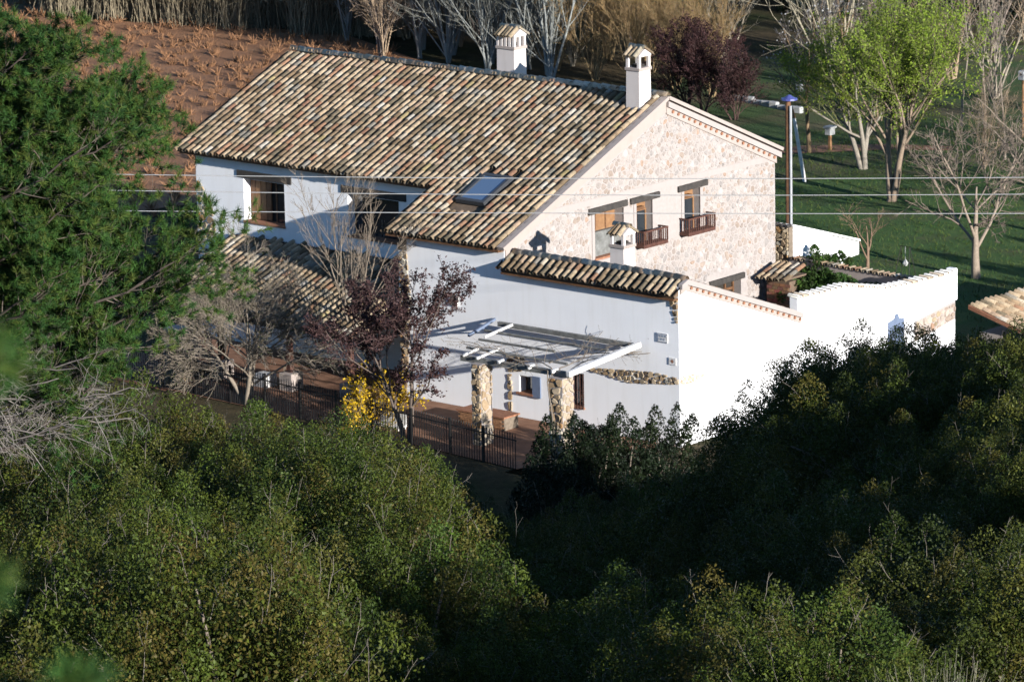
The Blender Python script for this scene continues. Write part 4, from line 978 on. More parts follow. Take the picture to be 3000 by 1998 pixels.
scatter([(s, -.112*s-1.2, edge(s)) for s in np.arange(56, 99, 3.4)], 2.9, SUNNY, 'scrub_oak', 'sunlit olive green scrub oak in the thicket filling the lower left', 'bush', 'sunlit scrub thicket', .85, 1.4, lambda s, t: s < 77 and -1.3 < t-(s-66)*.02)
scatter([(s, float(np.interp(s, [66, 78, 90, 105, 125], [6.3, 6.0, 5.4, 4.6, 5.0])), .112*s+2.5) for s in np.arange(66, 122, 3.1)], 2.5, DARK, 'scrub_oak', 'dark green scrub oak on the shaded slope at the lower right', 'bush', 'shaded scrub on the slope', .75, 1.1)
scatter([(84, 2.8, 5.0), (90, .8, 4.6), (95, -.6, 4.4), (100, -1.4, 4.4), (105, -2., 4.6), (110, -2.4, 4.8), (115, -3., 5.2), (120, -3., 6)], 2.1, DARK, 'low_scrub', 'low dark shrub in the shaded hollow between the two thickets', 'bush', 'low shrubs in the hollow', .5, .75)
scatter([(124, 0, 7.5), (129, .5, 8.5), (134, 1, 9), (139, 1.5, 9.5), (144, 2, 9.5)], 2.2, DARK, 'evergreen_shrub', 'dark evergreen shrub at the foot of the slope before the white wall', 'bush', 'dark shrubs at the foot of the slope', .85, 1.15)
scatter([(118, 4.2, 7.8), (122, 3.8, 7.6), (127, 3.4, 6.5)], 1.6, DARK, 'scrub_oak', 'tall dark scrub oak rising against the sunlit white wall', 'bush', 'scrub against the white wall', 1.25, 1.5)

belt = ['at its upper end beside the dark hollow', 'second from the upper end', 'in the middle', 'fourth along, above the bottom edge', 'at its lower end by the bottom edge']
for k, (s_, t_, q) in enumerate([(83, 1.1, 1.05), (77, 1.9, 1.1), (71.5, 2.7, 1.1), (66.5, 3.5, 1.1), (61.5, 4.2, 1.05)]):
    x, y = st(s_, t_); c, tr = SUNNY[k % 4]; plant_obj('scrub_oak', c, tr, (x, y, float(hz(s_, t_))-.3), k*1.9, q, 'sunlit scrub oak of the slanting lower belt, '+belt[k], 'bush', 'sunlit scrub belt below the hollow')
for k, (s_, t_, q) in enumerate([(66, 5.4, .8), (70, 5.0, .75), (75, 4.6, .75), (62, 1.2, .42), (65, .4, .45), (68, 1.3, .42), (60, 2.4, .42), (71, .6, .45), (63.5, 2.4, .4), (58.5, .8, .4), (74, 1.0, .45), (68, -.2, .5), (57, 2.6, .4)]):
    x, y = st(s_, t_); c, tr = DARK[k % 3]; plant_obj('scrub_oak', c, tr, (x, y, float(hz(s_, t_))-.3), k*1.3, q, 'dark shrub in the gap beside the slanting sunlit belt', 'bush', 'dark scrub beside the sunlit belt')
# ------------------------------------------------------------------ pines
def tuft_leaves(C, D, rng, n, L, w, tint, spread=.75, jit=.2):
    """needle sprays: n thin blades around each shoot end"""
    m = len(C); c = np.repeat(C, n, 0); d = unit(np.repeat(D, n, 0)+rng.normal(0, spread, (m*n, 3)))
    c = c+np.repeat(D, n, 0)*rng.uniform(-.5, .35, (m*n, 1))*L
    s = unit(np.cross(d, rng.normal(0, 1, (m*n, 3))))*w; l = (L*rng.uniform(.7, 1.2, m*n))[:, None]
    V = np.stack([c-s*.5, c+s*.5, c+d*l], 1).reshape(-1, 3); F = np.arange(3*m*n).reshape(-1, 3)
    t = np.clip(np.repeat(tint, n, 0)*(1+rng.normal(0, jit, (m*n, 1))), .004, .8); return V, F, np.repeat(t, 3, 0)
NEEDLE = np.array([[.034, .080, .016], [.027, .067, .015], [.048, .086, .016], [.068, .092, .02], [.023, .056, .016]])
def pine(name, base, H, limbs, seed, label, nneedle=26, L=.13, w=.012, sub=15, twig=8, dead=(), trunk_r=.22, tufts_per=2):
    """limbs: list of (start height, end point relative to base)"""
    rng = np.random.default_rng(seed); root = empty(name, base, label, 'tree'); wood, dry, nd = Plant(), Plant(), Plant()
    P = np.array([[[.25*math.sin(u*4), .2*math.sin(u*3+1), u*H] for u in np.linspace(-.04, 1, 12)]]); wood.wood(P, taper(trunk_r, .04, 12), (.20, .14, .10), 7)
    A = np.array([[.25*math.sin(h/H*4), .2*math.sin(h/H*3+1), h] for h, _ in limbs]); B = np.array([e for _, e in limbs], float)
    us = np.linspace(0, 1, 9); Q = np.stack([A+(B-A)*u+np.array([0, 0, 1.])*(np.linalg.norm(B-A, axis=1)*-.10*math.sin(u*math.pi))[:, None] for u in us], 1)
    Q[:, 1:-1] += rng.normal(0, .05, Q[:, 1:-1].shape); QR = taper(.06, .016, 9, len(Q)); wood.wood(Q, QR*.8, (.07, .055, .045), 5)
    S1, R1 = grow(Q, QR, sub, .2, 1.0, .8, .34, .6, 6, .13, (0, 0, .10), rng); wood.wood(S1, R1*.8, (.11, .09, .07), 4)
    S2, R2 = grow(S1, R1, twig, .25, 1.0, .65, .5, .65, 4, .14, (0, 0, .12), rng); wood.wood(S2, R2*.7, (.12, .10, .075), 3)
    ends = []; dirs = []
    for Pn in (S1, S2, Q):
        ends.append(Pn[:, -1]); dirs.append(unit(Pn[:, -1]-Pn[:, -2]))
        for u in range(tufts_per):
            k = rng.integers(max(1, Pn.shape[1]//2), Pn.shape[1], len(Pn)); r = np.arange(len(Pn)); ends.append(Pn[r, k]); dirs.append(unit(Pn[r, k]-Pn[r, k-1]+rng.normal(0, .5, (len(Pn), 3))))
    E_, D_ = np.concatenate(ends), unit(np.concatenate(dirs)+np.array([0, 0, .25]))
    t = NEEDLE[rng.integers(0, 5, len(E_))]*rng.uniform(.75, 1.3, (len(E_), 1)); V, F, T = tuft_leaves(E_, D_, rng, nneedle, L, w, t); nd.add(V, F, T)
    if len(dead):
        A = np.array([[0, 0, h] for h, _ in dead]); B = np.array([e for _, e in dead], float)
        Q = np.stack([A+(B-A)*u-np.array([0, 0, 1.])*(.25*math.sin(u*3.1)) for u in us], 1); Q[:, 1:] += rng.normal(0, .06, Q[:, 1:].shape); QR = taper(.035, .010, 9, len(Q)); dry.wood(Q, QR, (.17, .15, .135), 4)
        S1, R1 = grow(Q, QR, 9, .2, 1., .8, .33, .65, 6, .22, (0, 0, -.02), rng); dry.wood(S1, R1, (.20, .18, .16), 3)
        S2, R2 = grow(S1, R1, 5, .15, 1., .8, .5, .7, 5, .25, (0, 0, -.03), rng); dry.wood(S2, R2*.9, (.22, .195, .175), 3)
        S3, R3 = grow(S2, R2, 2, .2, 1., .8, .6, .8, 4, .25, (0, 0, -.03), rng); dry.wood(S3, R3*.9, (.22, .195, .175), 3)
        m = rng.random(len(S1)) < .45; e = S1[m][:, -1]; t = NEEDLE[rng.integers(0, 5, len(e))]; V, F, T = tuft_leaves(e, unit(rng.normal(0, 1, (len(e), 3))+[0, 0, .5]), rng, nneedle, L, w, t); nd.add(V, F, T)
        obj('dead_branches', dry.mesh('dead_branches', M['bark']), None, root)['kind'] = 'stuff'
    obj('trunk', wood.mesh('trunk', M['bark']), None, root); obj('crown', nd.mesh('crown', M['needle']), None, root)
    return root
PS = 80.; pb = st(PS, -10.6); pz = float(hz(PS, -10.6))
def pin_pt(x, y, ds=0):      # crown reach across the slope (t) and height (z), metres
    t = (x-512)/58.5; z = 27.95-y*.01765
    return (RH[0]*(t+10.6)+FH[0]*ds, RH[1]*(t+10.6)+FH[1]*ds, z-pz)
prn = np.random.default_rng(3)
ends = [(120, 15), (95, 60), (60, 20), (30, 60), (170, 62), (178, 108), (150, 95), (120, 120), (80, 110), (40, 130), (150, 160), (165, 200), (130, 190), (90, 170), (50, 190), (150, 240), (205, 222), (218, 222), (222, 250), (216, 238), (185, 262), (200, 275), (190, 110), (184, 85), (175, 130), (160, 285), (120, 240), (80, 230), (40, 250), (130, 300), (165, 310), (95, 290), (60, 300), (140, 345), (20, 310), (10, 20), (5, 150), (0, 230), (110, 30), (60, 80), (20, 100), (100, 210), (30, 355), (85, 345)]
limbs = []
for x, y in ends:
    if y < 131 and x > 150: x -= 22
    if y > 290 and x < 120 and prn.random() < .4: continue
    x = x-16-(18 if 135 < y < 205 else 0)-(30 if y > 278 else 0)-(32 if 130 < y < 205 else 8 if y < 280 else 0); e = pin_pt(x, y, prn.uniform(-1.6, 1.6)); limbs.append((max(1.5, e[2]-prn.uniform(.6, 1.8)), e))
for k in range(26):
    x, y = prn.uniform(-40, 150), prn.uniform(0, 265); e = pin_pt(x-10, y, prn.uniform(-2.2, .4)); limbs.append((max(1.5, e[2]-prn.uniform(.6, 1.8)), e))
for k in range(12):
    a = prn.uniform(0, 6.28); z = prn.uniform(4, 11); r = prn.uniform(1.5, 3.4); limbs.append((z-1., (-abs(r*math.cos(a))*RH[0]+r*math.sin(a)*FH[0], -abs(r*math.cos(a))*RH[1]+r*math.sin(a)*FH[1], z)))
dead = []
for x, y in [(90, 320), (60, 340), (120, 350), (30, 380), (75, 385), (110, 395), (40, 330), (15, 400), (60, 405), (130, 375), (0, 340), (95, 360), (45, 360), (75, 330), (20, 355), (100, 340), (50, 395), (120, 365), (35, 300), (80, 300)]:
    e = pin_pt(x, y, prn.uniform(-2., -.1)); dead.append((max(1., e[2]-prn.uniform(-.8, .8)), e))
pine('pine_tree', (pb[0], pb[1], pz-.2), 14.5, limbs, 21, 'tall green pine at the left edge with grey dead lower twigs', dead=dead)
# a second pine close to the viewpoint; only the tips of its boughs reach into view
nb_ = st(10.5, -2.6); nz = 34.5
def near_pt(x, y): t = (x-512)/446.; z = 38.57-y*.00240; return (RH[0]*(t+2.6), RH[1]*(t+2.6), z-nz)
nl = [(near_pt(0, y)[2]-.3, near_pt(x, y)) for x, y in ((-78, 330), (-80, 390), (-74, 440), (-80, 500), (-70, 560), (-30, 740), (20, 745), (55, 760), (0, 720))]
pine('pine_tree', (nb_[0], nb_[1], nz), 5.2, nl, 22, 'blurred pine boughs close to the viewpoint in the lower left corner', 46, .09, .004, 7, 4, trunk_r=.12)

# ------------------------------------------------------------------ broadleaf and bare trees
def bare(seed, H, r, levels, col, stems=1, lean=.08, spread=.1, twigcol=None, leaf=None, trop=(0, 0, .06), first=.3, sides=6):
    """levels: list of (per, u0, u1, angle, length ratio, radius ratio, points, wobble)"""
    rng = np.random.default_rng(seed); wood, twg, cr = Plant(), Plant(), Plant()
    D = np.zeros((stems, 3)); D[:, :2] = rng.normal(0, lean, (stems, 2)); D[:, 2] = 1
    if stems > 1:
        a = np.arange(stems)*2*math.pi/stems+rng.uniform(0, 6); D[:, 0] += spread*np.cos(a); D[:, 1] += spread*np.sin(a)
    P = path(np.tile([[0, 0, -.25]], (stems, 1)).astype(float)+np.c_[rng.normal(0, .06*(stems > 1), (stems, 2)), np.zeros(stems)], D, H*rng.uniform(.85, 1.1, stems), 10, .055, (0, 0, .02), rng); R = taper(r, r*.16, 10, stems)
    wood.wood(P, R, col, sides); allp = [P]
    for k, (per, u0, u1, ang, Lr, rr, n, wob) in enumerate(levels):
        P, R = grow(P, R, per, u0, u1, ang, Lr, rr, n, wob, trop, rng); R = np.maximum(R, .0065)
        (wood if k == 0 else twg).wood(P, R, col if k == 0 else (twigcol or col), 4 if k == 0 else 3); allp.append(P)
    if leaf:
        per, size, pal, spread_, nb = leaf; pal = np.array(pal)
        for Pn in allp[-2:]:
            m = len(Pn); c = np.repeat(np.arange(m), per); k = rng.integers(1, Pn.shape[1], len(c)); C = Pn[c, k]+rng.normal(0, spread_, (len(c), 3))
            cr.add(*leaves(C, size, rng, pal[rng.integers(0, len(pal), len(c))], jit=.15, asp=nb))
    return wood.mesh('trunk', M['bark']), (twg.mesh('twigs', M['bark']) if twg.V else None), (cr.mesh('crown', M['leaf']) if leaf else None)
def tree(name, parts, x, y, rot, sc, label, group=None, z=None, cat='tree', szz=None):
    o = empty(name, (x, y, (ground(x, y) if z is None else z)), label, cat, group); o.rotation_euler.z = rot; o.scale = (sc, sc, szz or sc)
    for nm, me in zip(('trunk', 'twigs', 'crown'), parts):
        if me is not None:
            q = obj(nm, me, None, o)
            if nm != 'crown': q['kind'] = 'stuff'
    return o
WHITE_BARK, GREY_BARK, BROWN_BARK = (.24, .25, .235), (.26, .22, .17), (.20, .14, .10)
POP = [bare(300+i, 10, .075, [(12, .05, .95, .42, .42, .6, 6, .07), (7, .15, 1, .5, .45, .6, 4, .08), (4, .2, 1, .5, .5, .7, 3, .1)], WHITE_BARK, 4+i % 2, .07, .2, (.17, .17, .145)) for i in range(3)]
BRUSH = [bare(320+i, 6.5, .05, [(7, .1, .95, .45, .5, .6, 5, .1), (6, .2, 1, .5, .5, .65, 4, .1), (3, .2, 1, .6, .5, .7, 3, .1)], c, 6, .15, .28, c) for i, c in enumerate([(.29, .25, .19), (.30, .22, .145), (.22, .175, .145), (.30, .265, .19)])]
ORANGE = [bare(330+i, 5.5, .04, [(9, .1, .98, .35, .5, .6, 5, .08), (7, .2, 1, .4, .5, .65, 4, .08), (4, .2, 1, .5, .5, .7, 3, .1)], (.26, .185, .095), 8, .12, .3, (.28, .185, .09), (1, .09, [(.25, .155, .05), (.19, .15, .055), (.16, .15, .075)], .04, .4)) for i in range(2)]
br = np.random.default_rng(17)
pop_lab = ['pale barked bare poplar, tallest just left of the broad chimney', 'pale bare poplar with forked stems behind the middle of the ridge', 'slim white barked poplar behind the ridge']
ORD = ['leftmost', 'second', 'third', 'fourth', 'fifth', 'sixth', 'seventh', 'eighth', 'ninth', 'tenth', 'eleventh', 'twelfth', 'rightmost']
pp_ = [(x+br.normal(0, .3), y+br.normal(0, .3)) for x, y in [(-72, 60.5), (-69.5, 61.5), (-67.5, 59.5), (-66, 61), (-64.4, 58.5), (-63, 60), (-61.5, 57.6), (-60.2, 59.5), (-58.8, 57), (-57.6, 59), (-56.2, 56.6), (-55, 58.5), (-53.6, 56.4)]]
def bear(q): dx, dy = q[0]-CAM[0], q[1]-CAM[1]; return (dx*RH[0]+dy*RH[1])/(dx*FH[0]+dy*FH[1])
for k, (x, y) in enumerate(sorted(pp_, key=bear)):
    lab = ORD[k]+(' ' if k in (0, 12) else ' from the left ')+'of the pale leafless poplars behind the roof ridge'
    tree('poplar', POP[k % 3], x, y, br.uniform(0, 6.28), br.uniform(.85, 1.15), lab, 'bare poplars behind the roof')
k = 0
for s, a, b, nn in [(246, 4, 11, 5), (250, -8, 1, 8), (256, -9, 12, 15), (268, -12, 26, 22), (282, -27, 30, 28)]:
    for t in np.linspace(a, b, nn):
        x, y = st(s+br.normal(0, 2), t+br.normal(0, .5)); v = BRUSH[k % 4]; k += 1
        tree('bare_tree', v, x, y, br.uniform(0, 6.28), br.uniform(.8, 1.35), 'leafless brown tree in the woodland strip beyond the house', 'bare woodland beyond the house', -.6)
for s, t in [(243, 2.6), (240, 4.6), (238, 6.4), (242, 7.6), (236, 8.6), (240, 9.8), (246, 5.5), (248, 8.6), (234, 10.4)]:
    x, y = st(s, t); tree('willow_bush', ORANGE[k % 2], x, y, br.uniform(0, 6.28), br.uniform(.75, 1.05), 'orange brown leafless willow bush between the two chimneys', 'orange willow bushes', -.6, 'bush'); k += 1
for s, t in [(236, 17), (240, 20), (238, 23), (243, 25.5), (246, 18), (232, 24.5), (228, 26.5)]:
    x, y = st(s, t); tree('bare_tree', BRUSH[k % 4], x, y, br.uniform(0, 6.28), br.uniform(1.2, 1.7), 'tall bare tree at the dark wood edge, upper right', 'bare trees at the wood edge', -.6); k += 1
EVG = scrub(400, 2.6, 5.5, 70, 16000, .2, np.array([[.018, .03, .014], [.022, .034, .012], [.014, .024, .014]]), 1.6, 1)  # near-black foliage: the wood's shade put into the leaf colour
for s, t, q in [(262, 18, 1.1), (266, 22, 1.2), (262, 26.5, 1.15), (268, 29, 1.2), (270, 14, 1.1), (272, 25, 1.4), (266, 31, 1.2), (276, 20, 1.4), (258, 30, .9)]:
    x, y = st(s, t); plant_obj('evergreen_tree', EVG[0], EVG[1], (x, y, -.8), s, q, 'evergreen tree coloured dark for the shade in the wood at the upper right', 'tree', 'dark evergreens at the wood edge')
# garden trees
WLEAF = [(.16, .21, .022), (.185, .225, .028), (.135, .18, .02), (.20, .23, .04)]
W1 = bare(340, 5.2, .16, [(7, .25, .95, .45, .72, .6, 7, .08), (8, .2, 1, .5, .55, .55, 6, .1), (7, .15, 1, .5, .6, .6, 5, .1)], (.24, .21, .17), 3, .06, .16, (.13, .13, .06), (13, .12, WLEAF, .10, .36), (0, 0, .05))
W2 = bare(341, 5.6, .17, [(9, .28, .95, .5, .8, .6, 7, .08), (9, .2, 1, .5, .55, .55, 6, .1), (7, .15, 1, .5, .6, .6, 5, .1)], (.24, .18, .13), 3, .05, .18, (.13, .13, .06), (13, .12, WLEAF, .10, .36), (0, 0, .05))
tree('willow_tree', W1, -26.04, 46.32, .4, 1.0, 'young green willow with forked pale trunk on the garden bank')
tree('willow_tree', W2, -20.36, 40.74, 1.4, 1.12, 'tallest fresh green willow on the lawn right of the lamp post')
AL = bare(345, 5.5, .12, [(8, .35, .95, .55, .6, .6, 6, .1), (8, .2, 1, .55, .55, .6, 5, .1), (6, .2, 1, .6, .55, .65, 4, .12)], (.19, .13, .075), 1, .05, .08, (.11, .095, .09), (1, .10, [(.36, .34, .34), (.28, .26, .27), (.14, .12, .12)], .05, .8))
tree('almond_tree', AL, -30.6, 48.25, .2, 1.05, 'almond tree coming into grey white blossom beside the willows')
tree('almond_tree', AL, -40.0, 63.5, 2.2, 1.1, 'almond tree with the whitest blossom, behind the dark red shrub')
PLUM = bare(350, 3.6, .05, [(9, .1, .98, .5, .55, .6, 5, .1), (8, .2, 1, .55, .5, .65, 4, .1), (4, .2, 1, .6, .5, .7, 3, .1)], (.10, .06, .05), 7, .1, .34, (.10, .05, .05), (3, .11, [(.032, .015, .015), (.025, .012, .012), (.042, .02, .018)], .07, .6))
for k, (x, y, q, l) in enumerate([(-41.4, 53.8, .95, 'dark red leafed shrub right of the slender chimney'), (-38.9, 53.2, .8, 'lower dark red shrub tapering towards the lamp post'), (-43.2, 54.8, 1.0, 'tallest dark red shrub close behind the slender chimney')]):
    tree('red_shrub', PLUM, x, y, k*1.7, q, l, None, None, 'bush')
WIDE = bare(355, 3.0, .14, [(7, .35, .9, 1.15, 1.35, .6, 8, .08), (7, .2, 1, .7, .5, .6, 6, .12), (7, .2, 1, .7, .5, .65, 5, .12), (3, .2, 1, .6, .5, .7, 4, .12)], (.24, .19, .145), 1, .03, .1, (.17, .135, .105), None, (0, 0, .05))
tree('bare_tree', WIDE, -7.97, 29.56, 1.2, 1.55, 'wide spreading leafless tree on the lawn at the right edge')
tree('bare_tree', WIDE, -9.6, 38.5, 3.6, 1.6, 'bushy leafless tree behind the wide spreading one')
tree('bare_tree', WIDE, -13.5, 46.5, 5.0, 1.5, 'leafless tree with pinkish twigs in front of the bare wood')
tree('bare_tree', bare(356, 2.2, .10, [(4, .4, .9, .7, .9, .6, 6, .1), (5, .2, 1, .7, .5, .6, 5, .12), (4, .2, 1, .6, .5, .7, 4, .12)], (.18, .12, .08), 1, .05, .1), -11.58, 26.99, .5, 1.2, 'small dark bare fruit tree just behind the courtyard wall')
SL = bare(360, 7.0, .07, [(8, .35, .95, .6, .4, .6, 5, .1), (5, .2, 1, .6, .5, .65, 4, .1)], (.23, .19, .15), 1, .05, .1, (.16, .125, .10))
tree('bare_tree', SL, -28.87, 58.17, .3, 1.0, 'slender pale trunked bare tree right of the green willow'); tree('bare_tree', SL, -25.24, 55.0, 2.3, 1.1, 'slender bare tree beside the nest box at the right')
tree('bare_tree', SL, -22.0, 52.0, 4.3, .9, 'slender bare tree with reddish twigs nearest the right edge')
gl = ['leafless brown thicket bush at the right edge behind the wide bare tree', 'leafless brown bush behind the green willow, right side', 'leafless brown bush near the nest box', 'twiggy brown bush at the far end of the lawn', 'low twiggy brown bush beside the slender bare trees', 'brown twiggy bush between the almond and the willow']
for k, (x, y, q) in enumerate([(-13, 44, .55), (-21.5, 49.5, .6), (-19, 55, .75), (-15.5, 52, .7), (-24, 60, .8), (-33, 57, .75)]):
    tree('twiggy_bush', BRUSH[k % 4], x, y, k*1.7, q, gl[k], None, -.6, 'bush')
# ivy and shrubs of the courtyard
IVYP = np.array([[.05, .10, .02], [.035, .075, .018], [.07, .12, .03], [.03, .055, .015]])
IVY = scrub(410, 1.2, 1.3, 34, 9000, .11, IVYP, 1.1, 1)
iv = ['ivy clump spilling over the courtyard wall beside the tiled canopy', 'thick ivy clump in the middle of the courtyard wall', 'ivy clump climbing before the white shed', 'trailing ivy at the right end of the cream coping', 'low ivy behind the wavy wall top']
for k, (x, y, z, q) in enumerate([(-6.6, 16.4, 1.0, 1.0), (-5.5, 16.5, 1.0, 1.05), (-6.9, 17.6, 1.5, .95), (-3.7, 16.6, 1.0, .85), (-2.4, 16.5, .8, .7)]):
    plant_obj('ivy', IVY[0], IVY[1], (x, y, z), k*1.3, q, iv[k], 'ivy')
# trees and shrubs in front of the house
ARCH = bare(370, 3.4, .11, [(10, .25, .95, .85, 1.15, .5, 9, .06), (8, .15, 1, .5, .5, .55, 7, .08), (8, .15, 1, .5, .55, .6, 5, .1), (3, .2, 1, .5, .55, .7, 4, .1)], (.21, .175, .135), 3, .12, .3, (.205, .17, .13), (1, .05, [(.06, .08, .02), (.08, .08, .03)], .05, .4), (0, 0, -.012))
tree('mulberry_tree', ARCH, -17.0, -4.5, 2.4, 1.12, 'grey leafless tree with arching boughs before the lean-to porch')
UPR = bare(371, 4.6, .05, [(5, .15, .9, .4, .7, .6, 7, .06), (5, .2, 1, .4, .5, .6, 5, .08), (4, .2, 1, .45, .5, .7, 4, .1)], (.20, .16, .12), 6, .1, .3, (.20, .16, .12))
tree('bare_shrub', UPR, -14.6, -1.2, .7, 1.0, 'tall upright leafless shrub rising in front of the shaded white wall', None, 1.8, 'bush')
PUR = bare(372, 2.9, .085, [(8, .35, .95, .6, .85, .55, 7, .09), (7, .2, 1, .6, .5, .6, 5, .11), (6, .2, 1, .65, .5, .65, 4, .12)], (.13, .10, .08), 2, .06, .12, (.08, .05, .045), (15, .075, [(.06, .030, .030), (.045, .022, .023), (.085, .045, .042)], .05, .6))
tree('plum_tree', PUR, -8.5, -5.2, .9, 1.5, 'purple leafed plum tree in front of the white annex')
FOR = bare(373, 1.5, .03, [(7, .2, .98, .5, .6, .6, 6, .1), (6, .2, 1, .6, .5, .65, 5, .12)], (.22, .16, .08), 8, .12, .4, (.24, .17, .06), (6, .075, [(.42, .27, .012), (.48, .32, .018), (.34, .21, .01)], .05, .7), (0, 0, -.03))
tree('forsythia', FOR, -10.3, -4.7, .4, 1.4, 'bright yellow forsythia in bloom under the plum tree', None, -.8, 'bush')
OLV = scrub(420, 1.5, 2.4, 36, 12000, .075, np.array([[.010, .018, .008], [.013, .022, .008], [.008, .014, .007]]), 1.3, 1)  # shade over these shrubs put into their very dark leaf colour
hl = ['dark clipped shrub hiding the foot of the pergola pillar', 'dark evergreen shrub in the middle of the row below the white wall', 'dark shrub with raised tuft below the barred window', 'dark evergreen shrub at the corner of the annex', 'round dark shrub below the fence end']
for k, (s, t, q) in enumerate([(153.5, 1.5, 1.1), (154.5, 2.7, 1.0), (155.5, 3.9, 1.0), (157, 5.2, .95), (150.5, 1.2, .95), ]):
    x, y = st(s, t); plant_obj('evergreen_shrub', OLV[0], OLV[1], (x, y, -1.6), k*2.1, q*1.15, hl[k], 'bush', None, q*1.55)
# ------------------------------------------------------------------ reeds, vines, grass
rg = np.random.default_rng(9)
def blades(n, sx, cx, H, lean, r, tint, rng, npt=4):
    S = cx+rng.normal(0, 1, (n, 3))*np.array([sx, sx, 0]); D = np.c_[rng.normal(0, lean, (n, 2)), np.ones(n)]
    P = path(S, D, H*rng.uniform(.6, 1.2, n), npt, .08, (0, 0, -.02), rng); return P, taper(r, r*.4, npt, n)
def reed_clump(seed):
    rng = np.random.default_rng(seed); p = Plant(); P, R = blades(170, .55, np.zeros(3), 5.2, .12, .022, None, rng, 5); t = np.array([.30, .25, .165])*rng.uniform(.5, 1.2, (170, 1)); p.add(*tubes(P, R, 3), np.repeat(t, 15, 0))
    C = P[:, 2:].reshape(-1, 3); C = np.repeat(C, 3, 0)+rng.normal(0, .12, (len(C)*3, 3)); p.add(*leaves(C, .5, rng, np.tile([[.27, .22, .135]], (len(C), 1)), asp=.09)); return p.mesh('reed_clump', M['bark'])
RC = [reed_clump(i) for i in (1, 2, 3)]
for k, (x, y) in enumerate(zip(np.linspace(-92, -70, 20), np.linspace(58.6, 63.5, 20))):
    for j in range(2):
        o = tag(obj('reed_clump', RC[(k+j) % 3]), 'dry straw coloured reed clump in the row above the russet field', 'reeds', 'dry reeds along the field'); o.location = (x+rg.normal(0, .4)-j*1.2, y+rg.normal(0, .5)+j*2.2, -.6); o.rotation_euler.z = rg.uniform(0, 6.28); o.scale = (1, 1, rg.uniform(.8, 1.2))
p = Plant(); cx, cy_ = [], []
for row in range(26):
    y0 = 16+row*1.75
    for x in np.arange(-104, -46, .85):
        xx, yy = x+rg.normal(0, .5), y0+(-46-x)*.25+rg.normal(0, .45)
        if yy < 14+(-46-xx)*.30 or yy > 60+(-70-xx)*.12 or xx > -44-(yy-20)*.55: continue
        cx.append(xx); cy_.append(yy)
n = len(cx); S = np.c_[cx, cy_, np.full(n, -.65)]; per = 16; S = np.repeat(S, per, 0); m = len(S)
P = path(S+rg.normal(0, .06, (m, 3))*[1, 1, 0], np.c_[rg.normal(0, .55, (m, 2)), np.ones(m)], rg.uniform(.2, .6, m), 3, .2, (0, 0, -.05), rg)
t = np.array([.27, .14, .07])*rg.uniform(.45, 1.3, (m, 1)); p.add(*tubes(P, taper(.03, .014, 3, m), 3), np.repeat(t, 9, 0))
tag(obj('dry_vines', p.mesh('dry_vines', M['bark'])), 'rows of dry russet vines covering the field', 'vines', kind='stuff')
p = Plant(); n = 26000; xx = rg.uniform(-34, 14, n); yy = rg.uniform(18, 60, n); ok = (yy > 22.5) | (xx > .5); xx, yy = xx[ok], yy[ok]; n = len(xx)
P = path(np.c_[xx, yy, np.full(n, -.6)], np.c_[rg.normal(0, .4, (n, 2)), np.ones(n)], rg.uniform(.05, .22, n), 3, .1, (0, 0, -.1), rg); t = np.array([.04, .075, .018])*rg.uniform(.5, 1.8, (n, 1))*rg.uniform([.8, 1, .8], [1.5, 1, 1.2], (n, 3)); p.add(*tubes(P, taper(.022, .005, 3, n), 3), np.repeat(t, 9, 0))
tag(obj('grass', p.mesh('grass', M['leaf'])), 'short green grass on the lawn and bank', 'grass', kind='stuff')
def grass_tuft(seed, n=420, H=1.1):
    rng = np.random.default_rng(seed); p = Plant(); P, R = blades(n, .12, np.zeros(3), H, .33, .006, None, rng, 6); t = np.array([.27, .24, .16])*rng.uniform(.5, 1.2, (n, 1)); p.add(*tubes(P, R, 3), np.repeat(t, 18, 0)); return p.mesh('grass_tuft', M['leaf'])
GT = grass_tuft(4)
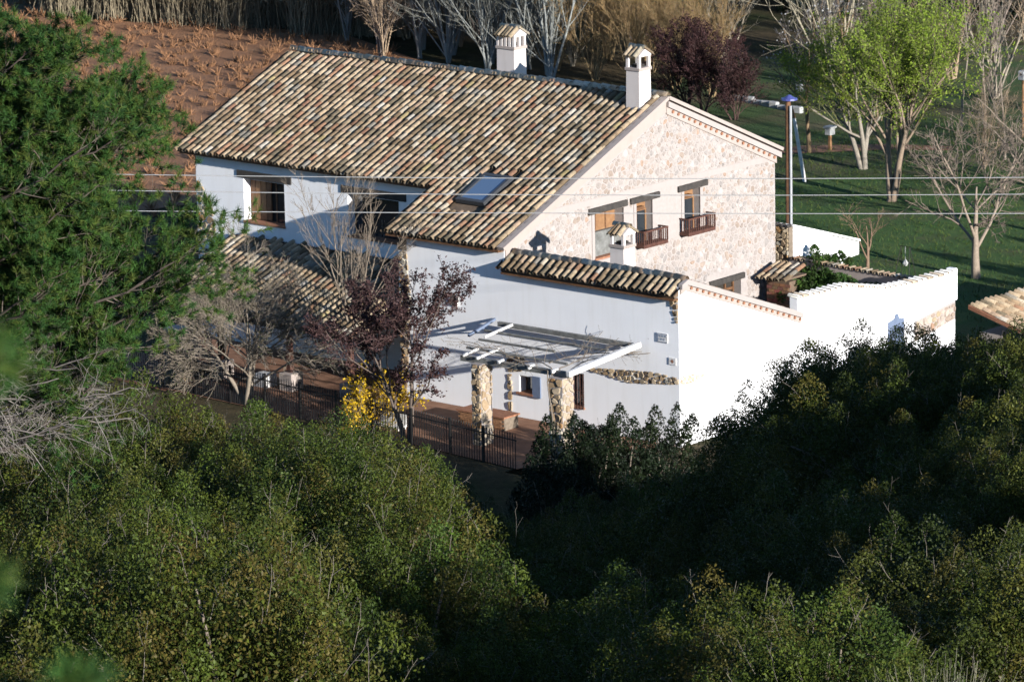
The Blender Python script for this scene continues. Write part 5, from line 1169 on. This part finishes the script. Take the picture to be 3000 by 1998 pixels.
for s, t, q, l in [(59, 5.55, 1.7, 'pale dry grass tuft lit at the bottom right corner'), (58, 4.9, .8, 'small dry grass tuft beside the larger one at the bottom right'), (72, 3.6, .7, 'dry grass tuft at the edge of the sunlit thicket')]:
    x, y = st(s, t); o = tag(obj('grass_tuft', GT), l, 'grass'); o.location = (x, y, float(hz(s, t))-.1); o.scale = (q,)*3

# tall evergreens beside the lawn, beyond the right edge of the view: their shade lies over the grass
for k, (x, y, q) in enumerate([(13, 21.5, 1.0), (20, 25, 1.3), (17, 30, 1.1), (25, 35, 1.4), (19, 38.5, 1.15), (28, 45, 1.4), (22, 48, 1.2)]):
    plant_obj('evergreen_tree', EVG[0], EVG[1], (x, y, -.8), k*1.1, q, 'tall dark evergreen tree standing beside the lawn, outside the right edge', 'tree', 'evergreens beside the lawn')

vr = np.random.default_rng(44); vp = Plant()
S = np.tile([[-2.2, -4.2, -.8]], (5, 1))+vr.normal(0, .05, (5, 3)); P = path(S, np.tile([[-.02, .0, 1.]], (5, 1)), np.full(5, 3.5), 9, .09, (0, 0, .05), vr); vp.wood(P, taper(.035, .02, 9, 5), (.17, .14, .11), 5)
S = P[:, -1]; Dv = np.c_[vr.uniform(-1, -.1, 5), vr.uniform(.2, .9, 5), np.zeros(5)]; Q = path(S, Dv, np.full(5, 4.5), 12, .16, (0, 0, .02), vr); Q[:, :, 2] = np.clip(Q[:, :, 2], 2.66, 3.1); vp.wood(Q, taper(.022, .012, 12, 5), (.17, .14, .11), 4)
T1, R1 = grow(Q, taper(.022, .012, 12, 5), 9, .1, 1, .7, .32, .7, 7, .2, (0, 0, .0), vr); T1[:, :, 2] = np.clip(T1[:, :, 2], 2.62, 3.2); vp.wood(T1, np.maximum(R1, .008), (.18, .15, .12), 3)
T2, R2 = grow(T1, R1, 3, .2, 1, .8, .5, .8, 5, .2, (0, 0, .02), vr); vp.wood(T2, np.maximum(R2, .006), (.18, .15, .12), 3)
vo = tag(obj('grape_vine', vp.mesh('grape_vine', M['bark'])), 'leafless grape vine twisting up the pergola pillar and over its beams', 'vine')
